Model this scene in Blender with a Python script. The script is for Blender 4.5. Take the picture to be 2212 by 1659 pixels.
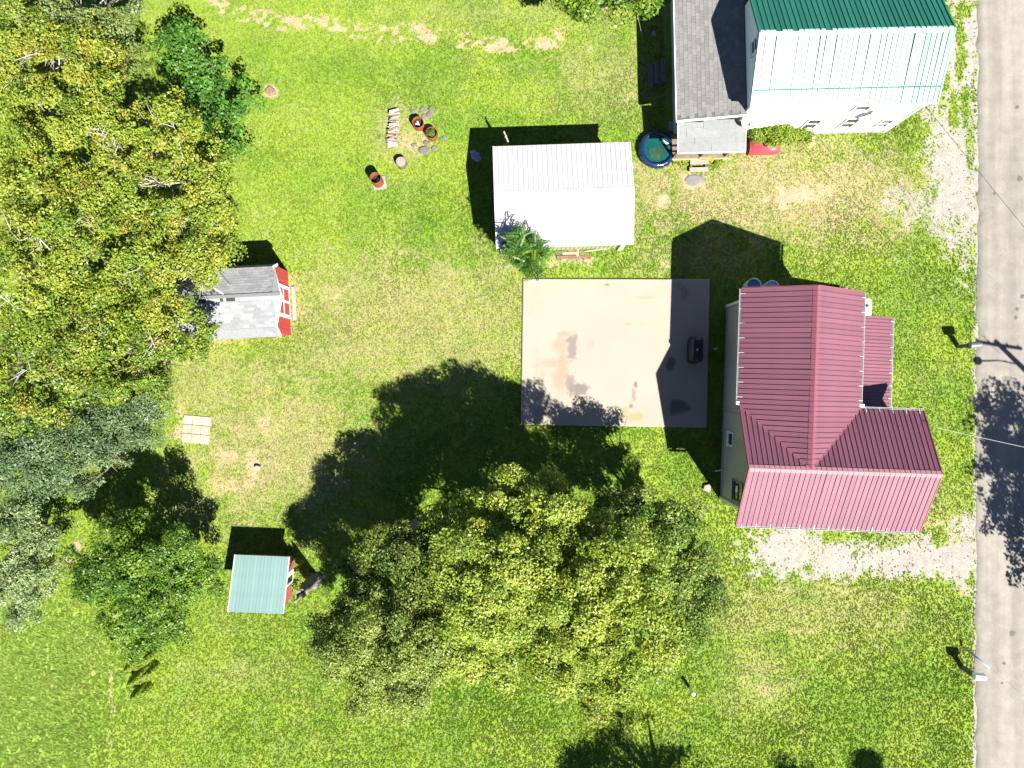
import bpy, bmesh, math, random
import numpy as np
from mathutils import Vector, Matrix
R = math.radians
for o in list(bpy.data.objects): bpy.data.objects.remove(o)
scene = bpy.context.scene
C = scene.collection

# ---------------------------------------------------------------- camera (drone looking straight down)
CAM_H = 35.7          # metres above the lawn
PXM = 43.0            # survey pixels per metre on the ground
CX, CY = 1106.0, 829.5
cam_d = bpy.data.cameras.new('camera'); cam = bpy.data.objects.new('camera', cam_d); C.objects.link(cam)
cam.location = (0, 0, CAM_H); cam.rotation_euler = (0, 0, 0)
cam_d.sensor_width = 36; cam_d.lens = 18 / (1106.0 / (CAM_H * PXM)); cam_d.clip_end = 2000; cam_d.clip_start = .5
scene.camera = cam
# ---------------------------------------------------------------- sky, sun, exposure
SUN_EL = 49.5
SUN_DIR = Vector((.562 * math.cos(R(SUN_EL)), -.827 * math.cos(R(SUN_EL)), math.sin(R(SUN_EL))))   # towards the sun
w = bpy.data.worlds.new('World'); scene.world = w; w.use_nodes = True
nt = w.node_tree; nt.nodes.clear()
sky = nt.nodes.new('ShaderNodeTexSky'); sky.sky_type = 'NISHITA'; sky.sun_disc = False
sky.sun_elevation = R(SUN_EL); sky.sun_rotation = math.atan2(SUN_DIR.x, SUN_DIR.y)
sky.air_density = .45; sky.dust_density = .05; sky.ozone_density = 2.0
bg = nt.nodes.new('ShaderNodeBackground'); bg.inputs[1].default_value = .065
out = nt.nodes.new('ShaderNodeOutputWorld')
nt.links.new(sky.outputs[0], bg.inputs[0]); nt.links.new(bg.outputs[0], out.inputs[0])
sd = bpy.data.lights.new('sun', 'SUN'); sd.energy = 5.0; sd.angle = R(.53); sd.color = (1, .955, .87)
sun = bpy.data.objects.new('sun', sd); C.objects.link(sun)
sun.rotation_euler = SUN_DIR.to_track_quat('Z', 'Y').to_euler(); sun.location = (20, -30, 60)
scene.view_settings.view_transform = 'Standard'; scene.view_settings.look = 'None'
scene.view_settings.exposure = 1.65; scene.view_settings.gamma = 1; scene.view_settings.use_curve_mapping = False
scene.cycles.max_bounces = 4; scene.cycles.diffuse_bounces = 2; scene.cycles.glossy_bounces = 2; scene.cycles.transmission_bounces = 2; scene.cycles.transparent_max_bounces = 4

rng = np.random.default_rng(7); random.seed(11)
def P(x, y, h=0.0):
    u = 1 - h / CAM_H
    return Vector(((x - CX) / PXM * u, (CY - y) / PXM * u, h))
def GP(gx, gy, h=0.0): return Vector((gx / PXM, -gy / PXM, h))

# ---------------------------------------------------------------- materials
def srgb(r, g, b):
    f = lambda c: (c / 255) / 12.92 if c / 255 <= .04045 else ((c / 255 + .055) / 1.055) ** 2.4
    return (f(r), f(g), f(b))
MATS = {}
def mat(name, col, rough=.6, metal=0.0, var=.12, scale=3.0, bump=0.0, bscale=20.0, rand=0.0, spec=.4, col2=None, stretch=None):
    if name in MATS: return MATS[name]
    m = bpy.data.materials.new(name); m.use_nodes = True; t = m.node_tree; N = t.nodes; L = t.links
    b = N['Principled BSDF']; b.inputs['Roughness'].default_value = rough; b.inputs['Metallic'].default_value = metal
    b.inputs['Specular IOR Level'].default_value = spec
    tc = N.new('ShaderNodeTexCoord'); src = tc.outputs['Object']
    if stretch:
        mp = N.new('ShaderNodeMapping'); mp.inputs['Scale'].default_value = stretch; L.new(src, mp.inputs[0]); src = mp.outputs[0]
    nz = N.new('ShaderNodeTexNoise'); nz.inputs['Scale'].default_value = scale; nz.inputs['Detail'].default_value = 6; nz.inputs['Roughness'].default_value = .65
    L.new(src, nz.inputs['Vector'])
    rp = N.new('ShaderNodeValToRGB'); rp.color_ramp.elements[0].position = .3; rp.color_ramp.elements[1].position = .7
    c2 = col2 or tuple(min(1, c * (1 + var)) for c in col)
    c1 = col if col2 else tuple(c * (1 - var) for c in col)
    rp.color_ramp.elements[0].color = (*c1, 1); rp.color_ramp.elements[1].color = (*c2, 1)
    L.new(nz.outputs[0], rp.inputs[0]); cs = rp.outputs[0]
    if rand:
        oi = N.new('ShaderNodeObjectInfo'); hs = N.new('ShaderNodeHueSaturation')
        mr = N.new('ShaderNodeMapRange'); mr.inputs[3].default_value = 1 - rand; mr.inputs[4].default_value = 1 + rand
        L.new(oi.outputs['Random'], mr.inputs[0]); L.new(mr.outputs[0], hs.inputs['Value']); L.new(cs, hs.inputs['Color']); cs = hs.outputs[0]
    L.new(cs, b.inputs['Base Color'])
    if bump:
        n2 = N.new('ShaderNodeTexNoise'); n2.inputs['Scale'].default_value = bscale; n2.inputs['Detail'].default_value = 4; L.new(src, n2.inputs['Vector'])
        bp = N.new('ShaderNodeBump'); bp.inputs['Strength'].default_value = bump; bp.inputs['Distance'].default_value = .03
        L.new(n2.outputs[0], bp.inputs['Height']); L.new(bp.outputs[0], b.inputs['Normal'])
    MATS[name] = m; return m
def attr_mat(name, rough=.6, transl=.0, spec=.3, jit=.0, atype='GEOMETRY', attr='tint'):
    m = bpy.data.materials.new(name); m.use_nodes = True; t = m.node_tree; N = t.nodes; L = t.links
    b = N['Principled BSDF']; b.inputs['Roughness'].default_value = rough; b.inputs['Specular IOR Level'].default_value = spec
    a = N.new('ShaderNodeAttribute'); a.attribute_name = attr; a.attribute_type = atype
    cs = a.outputs['Color']
    L.new(cs, b.inputs['Base Color'])
    if transl:
        tr = N.new('ShaderNodeBsdfTranslucent'); mx = N.new('ShaderNodeMixShader'); mx.inputs[0].default_value = transl
        L.new(cs, tr.inputs[0]); L.new(b.outputs[0], mx.inputs[1]); L.new(tr.outputs[0], mx.inputs[2]); L.new(mx.outputs[0], N['Material Output'].inputs[0])
    MATS[name] = m; return m

# ---------------------------------------------------------------- object helpers
def tag(o, label=None, cat=None, group=None, kind=None):
    if label: o['label'] = label
    if cat: o['category'] = cat
    if group: o['group'] = group
    if kind: o['kind'] = kind
    return o
def empty(name, loc, rz=0.0, label=None, cat=None, group=None):
    o = bpy.data.objects.new(name, None); C.objects.link(o); o.location = loc; o.rotation_euler = (0, 0, rz); o.empty_display_size = .2
    return tag(o, label, cat, group)
def link(name, me, parent=None, loc=None, rot=None):
    o = bpy.data.objects.new(name, me); C.objects.link(o)
    if parent: o.parent = parent
    if loc is not None: o.location = loc
    if rot is not None: o.rotation_euler = rot
    return o
class MB:
    def __init__(s): s.v = []; s.f = []; s.sm = []
    def add(s, vs, fs, smooth=False):
        k = len(s.v); s.v += [tuple(p) for p in vs]; s.f += [tuple(i + k for i in f) for f in fs]; s.sm += [smooth] * len(fs); return s
    def box(s, x0, x1, y0, y1, z0, z1):
        vs = [(x, y, z) for z in (z0, z1) for y in (y0, y1) for x in (x0, x1)]
        return s.add(vs, [(0, 2, 3, 1), (4, 5, 7, 6), (0, 1, 5, 4), (2, 6, 7, 3), (0, 4, 6, 2), (1, 3, 7, 5)])
    def bar(s, a, b, wd, th, up=(0, 0, 1)):
        a = Vector(a); b = Vector(b); d = (b - a).normalized(); up = Vector(up)
        sx = d.cross(up)
        if sx.length < 1e-4: sx = d.cross(Vector((1, 0, 0)))
        sx.normalize(); u = sx.cross(d)
        vs = [p + sx * i * wd / 2 + u * j * th / 2 for p in (a, b) for i, j in ((-1, -1), (1, -1), (1, 1), (-1, 1))]
        return s.add(vs, [(0, 3, 2, 1), (4, 5, 6, 7), (0, 1, 5, 4), (1, 2, 6, 5), (2, 3, 7, 6), (3, 0, 4, 7)])
    def tube(s, pts, rad, n=8, caps=True):
        pts = [Vector(p) for p in pts]; m = len(pts)
        if not hasattr(rad, '__len__'): rad = [rad] * m
        vs = []; ref = Vector((.3, .5, .81))
        for i, p in enumerate(pts):
            d = (pts[min(i + 1, m - 1)] - pts[max(i - 1, 0)]).normalized()
            a = d.cross(ref)
            if a.length < 1e-3: a = d.cross(Vector((1, 0, 0)))
            a.normalize(); b = d.cross(a)
            vs += [p + (a * math.cos(2 * math.pi * k / n) + b * math.sin(2 * math.pi * k / n)) * rad[i] for k in range(n)]
        fs = [(i * n + k, i * n + (k + 1) % n, (i + 1) * n + (k + 1) % n, (i + 1) * n + k) for i in range(m - 1) for k in range(n)]
        s.add(vs, fs, True)
        if caps:
            k0 = len(s.v) - m * n
            s.f += [tuple(k0 + k for k in range(n))[::-1], tuple(k0 + (m - 1) * n + k for k in range(n))]; s.sm += [False, False]
        return s
    def lathe(s, prof, n=24, c=(0, 0, 0), wob=None):
        vs = []
        for i, (r, z) in enumerate(prof):
            for k in range(n):
                a = 2 * math.pi * k / n; rr = r * (1 + (wob(a, z) if wob else 0))
                vs.append((c[0] + rr * math.cos(a), c[1] + rr * math.sin(a), c[2] + z))
        fs = [(i * n + k, i * n + (k + 1) % n, (i + 1) * n + (k + 1) % n, (i + 1) * n + k) for i in range(len(prof) - 1) for k in range(n)]
        return s.add(vs, fs, True)
    def prism(s, poly, d):   # poly: list of 3d points, d: extrusion vector
        n = len(poly); d = Vector(d); vs = [Vector(p) for p in poly] + [Vector(p) + d for p in poly]
        return s.add(vs, [tuple(range(n))[::-1], tuple(range(n, 2 * n))] + [(i, (i + 1) % n, n + (i + 1) % n, n + i) for i in range(n)])
    def mesh(s, name, m, bevel=0):
        me = bpy.data.meshes.new(name); me.from_pydata(s.v, [], s.f)
        bm = bmesh.new(); bm.from_mesh(me)
        bmesh.ops.recalc_face_normals(bm, faces=bm.faces)
        if bevel: bmesh.ops.bevel(bm, geom=[e for e in bm.edges if e.is_manifold], offset=bevel, segments=2, affect='EDGES', clamp_overlap=True)
        bm.to_mesh(me); bm.free()
        if not bevel: me.polygons.foreach_set('use_smooth', s.sm)
        for mm in (m if isinstance(m, (list, tuple)) else [m]): me.materials.append(mm)
        return me
    def build(s, name, m, parent=None, bevel=0, loc=None, rot=None): return link(name, s.mesh(name, m, bevel), parent, loc, rot)
def np_mesh(name, V, F, m, tint=None, domain='FACE', smooth=False, floats=None):
    me = bpy.data.meshes.new(name); k = F.shape[1]
    me.vertices.add(len(V)); me.vertices.foreach_set('co', V.astype(np.float32).ravel())
    me.loops.add(F.size); me.loops.foreach_set('vertex_index', F.astype(np.int32).ravel())
    me.polygons.add(len(F)); me.polygons.foreach_set('loop_start', np.arange(0, F.size, k, dtype=np.int32))
    if smooth: me.polygons.foreach_set('use_smooth', np.ones(len(F), bool))
    me.update(calc_edges=True)
    if tint is not None:
        a = me.attributes.new('tint', 'FLOAT_COLOR', domain); a.data.foreach_set('color', np.c_[tint, np.ones(len(tint))].astype(np.float32).ravel())
    for nm, arr in (floats or {}).items():
        a = me.attributes.new(nm, 'FLOAT', 'POINT'); a.data.foreach_set('value', arr.astype(np.float32))
    if m: me.materials.append(m)
    return me

# ---------------------------------------------------------------- numpy noise
_lat = np.random.default_rng(3).random((256, 256))
def vnoise(x, y):
    xi = np.floor(x).astype(int); yi = np.floor(y).astype(int); fx = x - xi; fy = y - yi
    fx = fx * fx * (3 - 2 * fx); fy = fy * fy * (3 - 2 * fy)
    g = lambda a, b: _lat[(yi + b) & 255, (xi + a) & 255]
    return (g(0, 0) * (1 - fx) + g(1, 0) * fx) * (1 - fy) + (g(0, 1) * (1 - fx) + g(1, 1) * fx) * fy
def fbm(x, y, o=4):
    s = 0; a = .5; t = 0
    for i in range(o): s = s + a * vnoise(x * 2 ** i + 17.3 * i, y * 2 ** i + 9.1 * i); t += a; a *= .55
    return s / t
def sstep(a, b, x): t = np.clip((x - a) / (b - a), 0, 1); return t * t * (3 - 2 * t)

# ---------------------------------------------------------------- ground masks, in survey pixels
BARE = [(720,642,22,24,.45),(555,470,8,8,.5),(490,985,22,14,.6),(545,1010,16,40,.65),(480,1050,30,18,.5),(580,920,26,30,.5),(452,1068,12,16,.4),
        (1725,424,46,24,1.1),(1655,432,10,7,.7),(1780,410,26,12,.6),(1620,310,18,12,.6),(1750,305,12,10,.8),(1690,305,40,16,.5),(1440,432,18,14,.8),(1442,572,14,12,.6),
        (1240,566,75,14,.65),(1130,575,40,10,.5),(1100,560,14,8,.5),(395,930,24,40,.7),(1180,92,24,14,.9),(1080,98,22,14,.8),
        (630,610,16,60,.55),(500,735,40,9,.5),(985,590,30,6,.4),(1650,1490,24,36,.45),(1610,1480,16,18,.35),(1800,1275,45,12,.4),(1700,1275,25,10,.5),(1620,1290,14,8,.5),
        (905,290,42,38,.52),(880,300,30,26,.45),(925,262,22,16,.4),(800,1020,0.1,0.1,0),(150,1215,14,22,1.0),(165,1180,12,16,.8),(105,1250,20,14,.5),(1640,120,0.1,.1,0),
        (1500,389,26,17,1.0),(1730,1365,60,5,.5),(1900,1460,9,6,.5),(2080,1270,20,24,.7),(2095,1135,14,16,.5),(1550,1265,14,10,.4),(1575,1310,10,10,.4),
        (240,1500,6,60,.6),(237,1620,5,40,.5),(585,198,12,12,.9),(1300,160,14,10,.4),(1360,205,20,12,.35),(1400,150,10,8,.35),(1130,210,8,6,.5),(1225,60,14,8,.5),(2000,1130,60,8,.5)]
GRAVEL = [(1700,1188,100,54,1.1),(1640,1200,45,45,.5),(1800,1205,95,42,1.0),(1910,1215,95,32,1.0),(2000,1208,70,38,1.0),(2070,1205,50,58,1.1),(1850,1180,90,20,.6),(2090,1150,22,40,.8),(1960,1165,90,14,.45),
          (2070,400,62,130,1.05),(2020,330,40,60,.55),(2040,470,55,60,.7),(2060,300,60,90,.9),(1985,440,60,45,.65),(1950,425,50,26,.6),(2080,500,30,40,.8),(2085,560,18,60,.6),(2075,120,42,150,1.15),(2060,20,50,60,.9),(2010,240,25,30,.8),(1930,450,30,25,.4),(2108,900,8,900,.4)]
STRIP = [(460,-5),(500,28),(560,38),(620,52),(690,46),(760,66),(830,74),(900,68),(960,86),(1020,92),(1100,98),(1180,92),(1200,80)]
DRY = [(1700,420,340,95,1.0),(1640,330,160,50,.8),(1500,560,120,40,.5),(880,690,270,130,.62),(600,960,180,150,.72),(1010,760,110,80,.5),(980,600,120,30,.45),(1750,1320,220,70,.45),(720,620,100,60,.4),(450,830,90,80,.5),(1320,170,110,90,.4),(1640,1470,90,80,.35),
       (860,290,60,60,.5),(1150,30,300,30,.25),(650,780,100,60,.35),(1990,1100,120,60,.3),(430,1090,60,60,.4),(520,1450,120,40,.2)]
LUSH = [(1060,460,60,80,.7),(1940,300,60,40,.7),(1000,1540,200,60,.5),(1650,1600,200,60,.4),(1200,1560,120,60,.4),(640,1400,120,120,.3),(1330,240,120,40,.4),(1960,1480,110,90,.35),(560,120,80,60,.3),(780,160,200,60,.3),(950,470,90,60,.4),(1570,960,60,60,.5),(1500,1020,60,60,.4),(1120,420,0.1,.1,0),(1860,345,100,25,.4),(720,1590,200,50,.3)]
MEADOW = [(40,1500,190,170,1.0),(90,1400,150,80,.8),(110,1600,110,110,.9)]
def ell(x, y, L, nz=.55, soft=.45):
    n = fbm(x / 26, y / 26, 4) - .5; n2 = fbm(x / 7 + 40, y / 7, 3) - .5
    out = np.zeros_like(x)
    for cx, cy, rx, ry, s in L:
        d = np.hypot((x - cx) / max(rx, .5), (y - cy) / max(ry, .5))
        out = np.maximum(out, s * (1 - sstep(1 - soft, 1 + soft, d + (n * 1.6 + n2 * 1.0) * nz)))
    return out
def masks(x, y):
    bare = ell(x, y, BARE, .9, .5)
    d = np.full_like(x, 1e9)
    for (ax, ay), (bx, by) in zip(STRIP[:-1], STRIP[1:]):
        t = np.clip(((x - ax) * (bx - ax) + (y - ay) * (by - ay)) / ((bx - ax) ** 2 + (by - ay) ** 2), 0, 1)
        d = np.minimum(d, np.hypot(x - ax - t * (bx - ax), y - ay - t * (by - ay)))
    n = fbm(x / 14, y / 9, 4)
    bare = np.maximum(bare, (1 - sstep(8, 27, d + 14 * (fbm(x / 8, y / 8, 3) - .5))) * sstep(.40, .58, n) * .95)
    grav = ell(x, y, GRAVEL, .8, .5)
    edge = 2108 - 8 * (y / 1659 - .4) + 10 * (fbm(y / 30, y * 0 + 3, 4) - .5)
    grav = np.maximum(grav, sstep(-7, 2, x - edge) * (.75 if True else 0) * (x < 2135))
    gs = ell(x, y, [(2075,130,10,60,1.2),(2085,210,9,40,1.2),(2070,60,8,40,.9),(2060,240,9,40,1.0),(2085,20,12,14,1),(2048,30,10,30,.8),(2095,330,8,60,.7),(2045,175,8,20,.8)], 1.3, .5)
    grav = np.clip(grav - gs, 0, 1.1)
    dry = ell(x, y, DRY, .9, .6) * (.45 + .9 * fbm(x / 22 + 90, y / 13, 5))
    streak = fbm(x / 60, y / 9 + .02 * x / 9, 3)
    rad_ = np.hypot(x - 1010, (y - 1330) * 1.15); arc = np.sin(rad_ / 5.2 + 5 * fbm(x / 55, y / 55, 3)) * sstep(.35, .65, fbm(x / 45 + 60, y / 45, 3))
    dry = dry + .13 * np.clip(arc, 0, 1) * (1 - sstep(900, 1150, x)) * sstep(420, 560, y) * (1 - sstep(1000, 1200, y))
    lines = np.sin(y / 4.6 + .03 * x + 4 * fbm(x / 90, y / 60, 3)) * sstep(.4, .7, fbm(x / 80 + 30, y / 30, 3)); dry = dry + .10 * np.clip(lines, 0, 1) * (sstep(1480, 1620, x) + (1 - sstep(200, 340, y)) * .6)
    dry = dry + .35 * np.clip(streak - .5, 0, 1) + .5 * np.clip(fbm(x / 40 + 7, y / 40 + 3, 5) - .52, 0, 1)
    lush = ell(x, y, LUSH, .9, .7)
    mead = ell(x, y, MEADOW, .8, .45) * (.55 + .8 * fbm(x / 18 + 4, y / 18, 4))
    return np.clip(bare, 0, 1), np.clip(grav, 0, 1), np.clip(dry, 0, 1), np.clip(lush, 0, 1), np.clip(mead, 0, 1)
G_MID = np.array((.110, .198, .018)); G_YEL = np.array((.160, .236, .024)); G_DARK = np.array((.074, .170, .010)); G_DRY = np.array((.245, .213, .105)); G_MEAD = np.array((.22, .34, .05))
G_BARE = np.array((.31, .235, .15)); G_GRAV = np.array((.265, .242, .22))
def grass_col(x, y, bare, grav, dry, lush, mead):
    n = fbm(x / 70 + 5, y / 70, 5)[:, None]; n2 = fbm(x / 12 + 50, y / 12, 4)[:, None]
    yel = sstep(.38, .62, n); c = G_MID * (1 - yel) + G_YEL * yel
    left = (1 - sstep(500, 1050, x))[:, None]; c = c * (1 - .35 * left) + G_YEL * .35 * left
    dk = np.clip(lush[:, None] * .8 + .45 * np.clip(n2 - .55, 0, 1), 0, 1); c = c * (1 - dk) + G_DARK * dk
    c = c * (1 - mead[:, None]) + G_MEAD * mead[:, None]
    d = np.clip(dry[:, None] * (.6 + .8 * n2), 0, 1); c = c * (1 - d) + G_DRY * d
    return c * (.88 + .24 * fbm(x / 4, y / 4, 3)[:, None])

def axis(lo, hi, st, far):
    a = list(np.arange(lo, hi + st / 2, st)); e = st; p = hi; q = lo; up = []; dn = []
    while p < far: e *= 1.6; p += e; q -= e; up.append(p); dn.append(q)
    return np.array(dn[::-1] + a + up)
gx = axis(-26.5, 26.5, .11, 420); gy = axis(-20.5, 20.5, .11, 420)
X, Y = np.meshgrid(gx, gy); X = X.ravel(); Y = Y.ravel(); nx = len(gx); ny = len(gy)
DXg = X * PXM + CX; DYg = CY - Y * PXM
mk = masks(DXg, DYg); col = grass_col(DXg, DYg, *mk)
# soil below the sward is a little browner than the blades
soil = col * .95 + np.array((.02, .02, .004))
bare, grav = mk[0], mk[1]
nb = fbm(DXg / 3.2 + 11, DYg / 3.2, 3)
nf = fbm(DXg / 1.9 + 31, DYg / 1.9, 2)
bm_ = sstep(.30, .80, bare * 1.0 + (nb - .5) * .7 + (nf - .5) * .9)[:, None]; gm_ = sstep(.25, .8, grav * 1.0 + (nb - .5) * .8 + (nf - .5) * 1.0)[:, None]
nt2 = fbm(DXg / 9 + 3, DYg / 9 + 8, 4)[:, None]
soil = soil * (1 - bm_) + G_BARE * (.75 + .5 * nt2) * bm_
soil = soil * (1 - gm_) + G_GRAV * (.75 + .5 * nt2) * gm_
ii = (np.arange(ny - 1)[:, None] * nx + np.arange(nx - 1)[None, :]).ravel()
F = np.c_[ii, ii + 1, ii + nx + 1, ii + nx]
Z = (fbm(X * .35 + 20, Y * .35 + 5, 3) - .5) * .05 * (np.abs(X) < 24)
Z = np.minimum(Z, 0.0) - .004
m = attr_mat('lawn_soil', rough=.95, spec=.1)
t = m.node_tree; N = t.nodes; L = t.links
tc = N.new('ShaderNodeTexCoord'); nz = N.new('ShaderNodeTexNoise'); nz.inputs['Scale'].default_value = 14; nz.inputs['Detail'].default_value = 8; nz.inputs['Roughness'].default_value = .75
L.new(tc.outputs['Object'], nz.inputs['Vector'])
mr = N.new('ShaderNodeMapRange'); mr.inputs[1].default_value = .3; mr.inputs[2].default_value = .7; mr.inputs[3].default_value = .65; mr.inputs[4].default_value = 1.35
L.new(nz.outputs[0], mr.inputs[0]); hs = N.new('ShaderNodeHueSaturation'); L.new(mr.outputs[0], hs.inputs['Value'])
at = [n for n in N if n.type == 'ATTRIBUTE'][0]; L.new(at.outputs['Color'], hs.inputs['Color']); L.new(hs.outputs[0], N['Principled BSDF'].inputs['Base Color'])
bp = N.new('ShaderNodeBump'); bp.inputs['Strength'].default_value = .8; bp.inputs['Distance'].default_value = .04; L.new(nz.outputs[0], bp.inputs['Height']); L.new(bp.outputs[0], N['Principled BSDF'].inputs['Normal'])
lawn = link('lawn_ground', np_mesh('lawn_ground', np.c_[X, Y, Z], F, m, soil, 'POINT', True)); tag(lawn, kind='structure')
lawn['label'] = 'mown lawn ground with bare dirt and gravel patches'

# ---------------------------------------------------------------- road along the right edge
def road_x(y): return 2112 - 6 * (y / 1659)
rm = mat('worn_asphalt', (.208, .190, .167), rough=.9, var=.16, scale=1.3, bump=.5, bscale=60)
t = rm.node_tree; N = t.nodes; L = t.links; pb = N['Principled BSDF']; src = pb.inputs['Base Color'].links[0].from_socket
tc = N.new('ShaderNodeTexCoord'); v = N.new('ShaderNodeTexNoise'); v.inputs['Scale'].default_value = 26; v.inputs['Detail'].default_value = 5; v.inputs['Roughness'].default_value = .8; L.new(tc.outputs['Object'], v.inputs['Vector'])
mr = N.new('ShaderNodeMapRange'); mr.inputs[1].default_value = .3; mr.inputs[2].default_value = .7; mr.inputs[3].default_value = .8; mr.inputs[4].default_value = 1.2; L.new(v.outputs[0], mr.inputs[0])
wv = N.new('ShaderNodeMapping'); wv.inputs['Scale'].default_value = (1.1, .05, 1); L.new(tc.outputs['Object'], wv.inputs[0])
wn = N.new('ShaderNodeTexNoise'); wn.inputs['Scale'].default_value = 1.6; L.new(wv.outputs[0], wn.inputs['Vector'])
mr2 = N.new('ShaderNodeMapRange'); mr2.inputs[1].default_value = .35; mr2.inputs[2].default_value = .65; mr2.inputs[3].default_value = .86; mr2.inputs[4].default_value = 1.1; L.new(wn.outputs[0], mr2.inputs[0])
mul = N.new('ShaderNodeMath'); mul.operation = 'MULTIPLY'; L.new(mr.outputs[0], mul.inputs[0]); L.new(mr2.outputs[0], mul.inputs[1])
dn = N.new('ShaderNodeTexNoise'); dn.inputs['Scale'].default_value = 1.2; dn.inputs['Detail'].default_value = 4; L.new(tc.outputs['Object'], dn.inputs['Vector'])
va = N.new('ShaderNodeVectorMath'); va.operation = 'MULTIPLY_ADD'; va.inputs[1].default_value = (.9, .9, .9); L.new(dn.outputs['Color'], va.inputs[0]); L.new(tc.outputs['Object'], va.inputs[2])
vo = N.new('ShaderNodeTexVoronoi'); vo.feature = 'DISTANCE_TO_EDGE'; vo.inputs['Scale'].default_value = .33; L.new(va.outputs[0], vo.inputs['Vector'])
cr = N.new('ShaderNodeMapRange'); cr.inputs[1].default_value = .0; cr.inputs[2].default_value = .012; cr.inputs[3].default_value = .9; cr.inputs[4].default_value = 1.0; L.new(vo.outputs['Distance'], cr.inputs[0])
mul2 = N.new('ShaderNodeMath'); mul2.operation = 'MULTIPLY'; L.new(mul.outputs[0], mul2.inputs[0]); L.new(cr.outputs[0], mul2.inputs[1])
hs = N.new('ShaderNodeHueSaturation'); L.new(mul2.outputs[0], hs.inputs['Value']); L.new(src, hs.inputs['Color']); L.new(hs.outputs[0], pb.inputs['Base Color'])
ys = np.arange(-26, 26.01, .12); rr = np.random.default_rng(5)
xl = (road_x(CY - ys * PXM) + 7 * (fbm(ys * 1.4, ys * 0 + 1, 4) - .5) * 2 - CX) / PXM
xs_ = [0, .05, .4, 1.2, 2.6, 4.0, 5.2, 5.6]; zs_ = [-.03, .03, .045, .06, .075, .06, .03, -.03]
V = np.array([(x0 + dx, y0, dz) for x0, y0 in zip(xl, ys) for dx, dz in zip(xs_, zs_)])
k = len(xs_); ii = (np.arange(len(ys) - 1)[:, None] * k + np.arange(k - 1)[None, :]).ravel()
road = link('road', np_mesh('road', V, np.c_[ii, ii + 1, ii + k + 1, ii + k], rm, smooth=True)); tag(road, kind='structure')
road['label'] = 'worn pale asphalt road along the right edge'
# dark tar spots on the road
tar = mat('tar_patch', (.10, .09, .085), rough=.9, var=.4, scale=12)
for px, py, r in ((2197,232,.10),(2203,386,.14),(2148,418,.08),(2208,640,.12),(2197,668,.1),(2194,686,.1),(2187,1368,.14),(2169,1433,.09),(2165,1476,.06)):
    mb = MB(); c = P(px, py, .06); n = 14; pts = [(r * (.7 + .5 * random.random()) * math.cos(6.283 * i / n), r * (.7 + .5 * random.random()) * math.sin(6.283 * i / n), 0) for i in range(n)]
    c.z = .0
    # stay just above the crowned road
    dx = c.x - (road_x(py) - CX) / PXM
    c.z = float(np.interp(dx, xs_, zs_)) + .006
    mb.prism(pts, (0, 0, .004)).build('tar_spot', tar, road, loc=c)

# ---------------------------------------------------------------- concrete patio
pts = [P(1130, 602, .08), P(1533, 603, .08), P(1527, 924, .08), P(1125, 917, .08)]
conc = bpy.data.materials.new('patio_concrete'); conc.use_nodes = True
conc.node_tree.nodes['Principled BSDF'].inputs['Roughness'].default_value = .85
n = 150
u = np.linspace(0, 1, n); U, Vv = np.meshgrid(u, u); U = U.ravel(); Vv = Vv.ravel()
A = [np.array(p) for p in pts]
W = ((1 - U) * (1 - Vv))[:, None] * A[3] + (U * (1 - Vv))[:, None] * A[2] + (U * Vv)[:, None] * A[1] + ((1 - U) * Vv)[:, None] * A[0]
dx = W[:, 0] * PXM + CX; dy = CY - W[:, 1] * PXM
base = np.array((.282, .243, .198)) * (.93 + .14 * fbm(dx / 60, dy / 60, 5)[:, None])
def stain(c, L, colr, nz=.7, soft=.35):
    global base
    mm = ell(dx, dy, L, nz, soft)[:, None]; base = base * (1 - mm) + np.array(colr) * mm
stain(0, [(1212,745,17,13,.6),(1215,790,11,42,.75),(1185,785,28,9,.6),(1210,822,14,26,.7),(1172,810,5,24,.45)], (.31, .175, .115), .8, .6)
stain(0, [(1236,752,12,22,.85),(1244,838,21,17,1.0),(1232,832,13,17,.8)], (.145, .125, .113), .9, .25)
stain(0, [(1215,722,14,5,.5),(1240,735,6,14,.4),(1160,795,2,45,.35),(1275,745,9,12,.25),(1180,890,24,6,.4),(1225,820,2,36,.25)], (.18, .145, .12), 1.0, .5)
stain(0, [(1366,901,11,9,.75),(1380,899,9,9,.75),(1350,893,9,14,.6),(1395,643,22,3,.5),(1357,700,5,2,.9),(1388,701,2,2,.6)], (.34, .19, .08), .5, .5)
stain(0, [(1372,830,3,6,.8),(1368,852,3,12,.45),(1362,878,6,6,.7),(1310,616,6,3,.7)], (.09, .075, .06), 1.2, .4)
stain(0, [(1447,788,9,13,.85),(1470,879,21,13,.8),(1455,880,10,15,.8),(1478,630,9,18,.45),(1465,617,14,7,.3)], (.09, .08, .07), .6, .3)
ii = (np.arange(n - 1)[:, None] * n + np.arange(n - 1)[None, :]).ravel(); Ft = np.c_[ii, ii + 1, ii + n + 1, ii + n]
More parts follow.
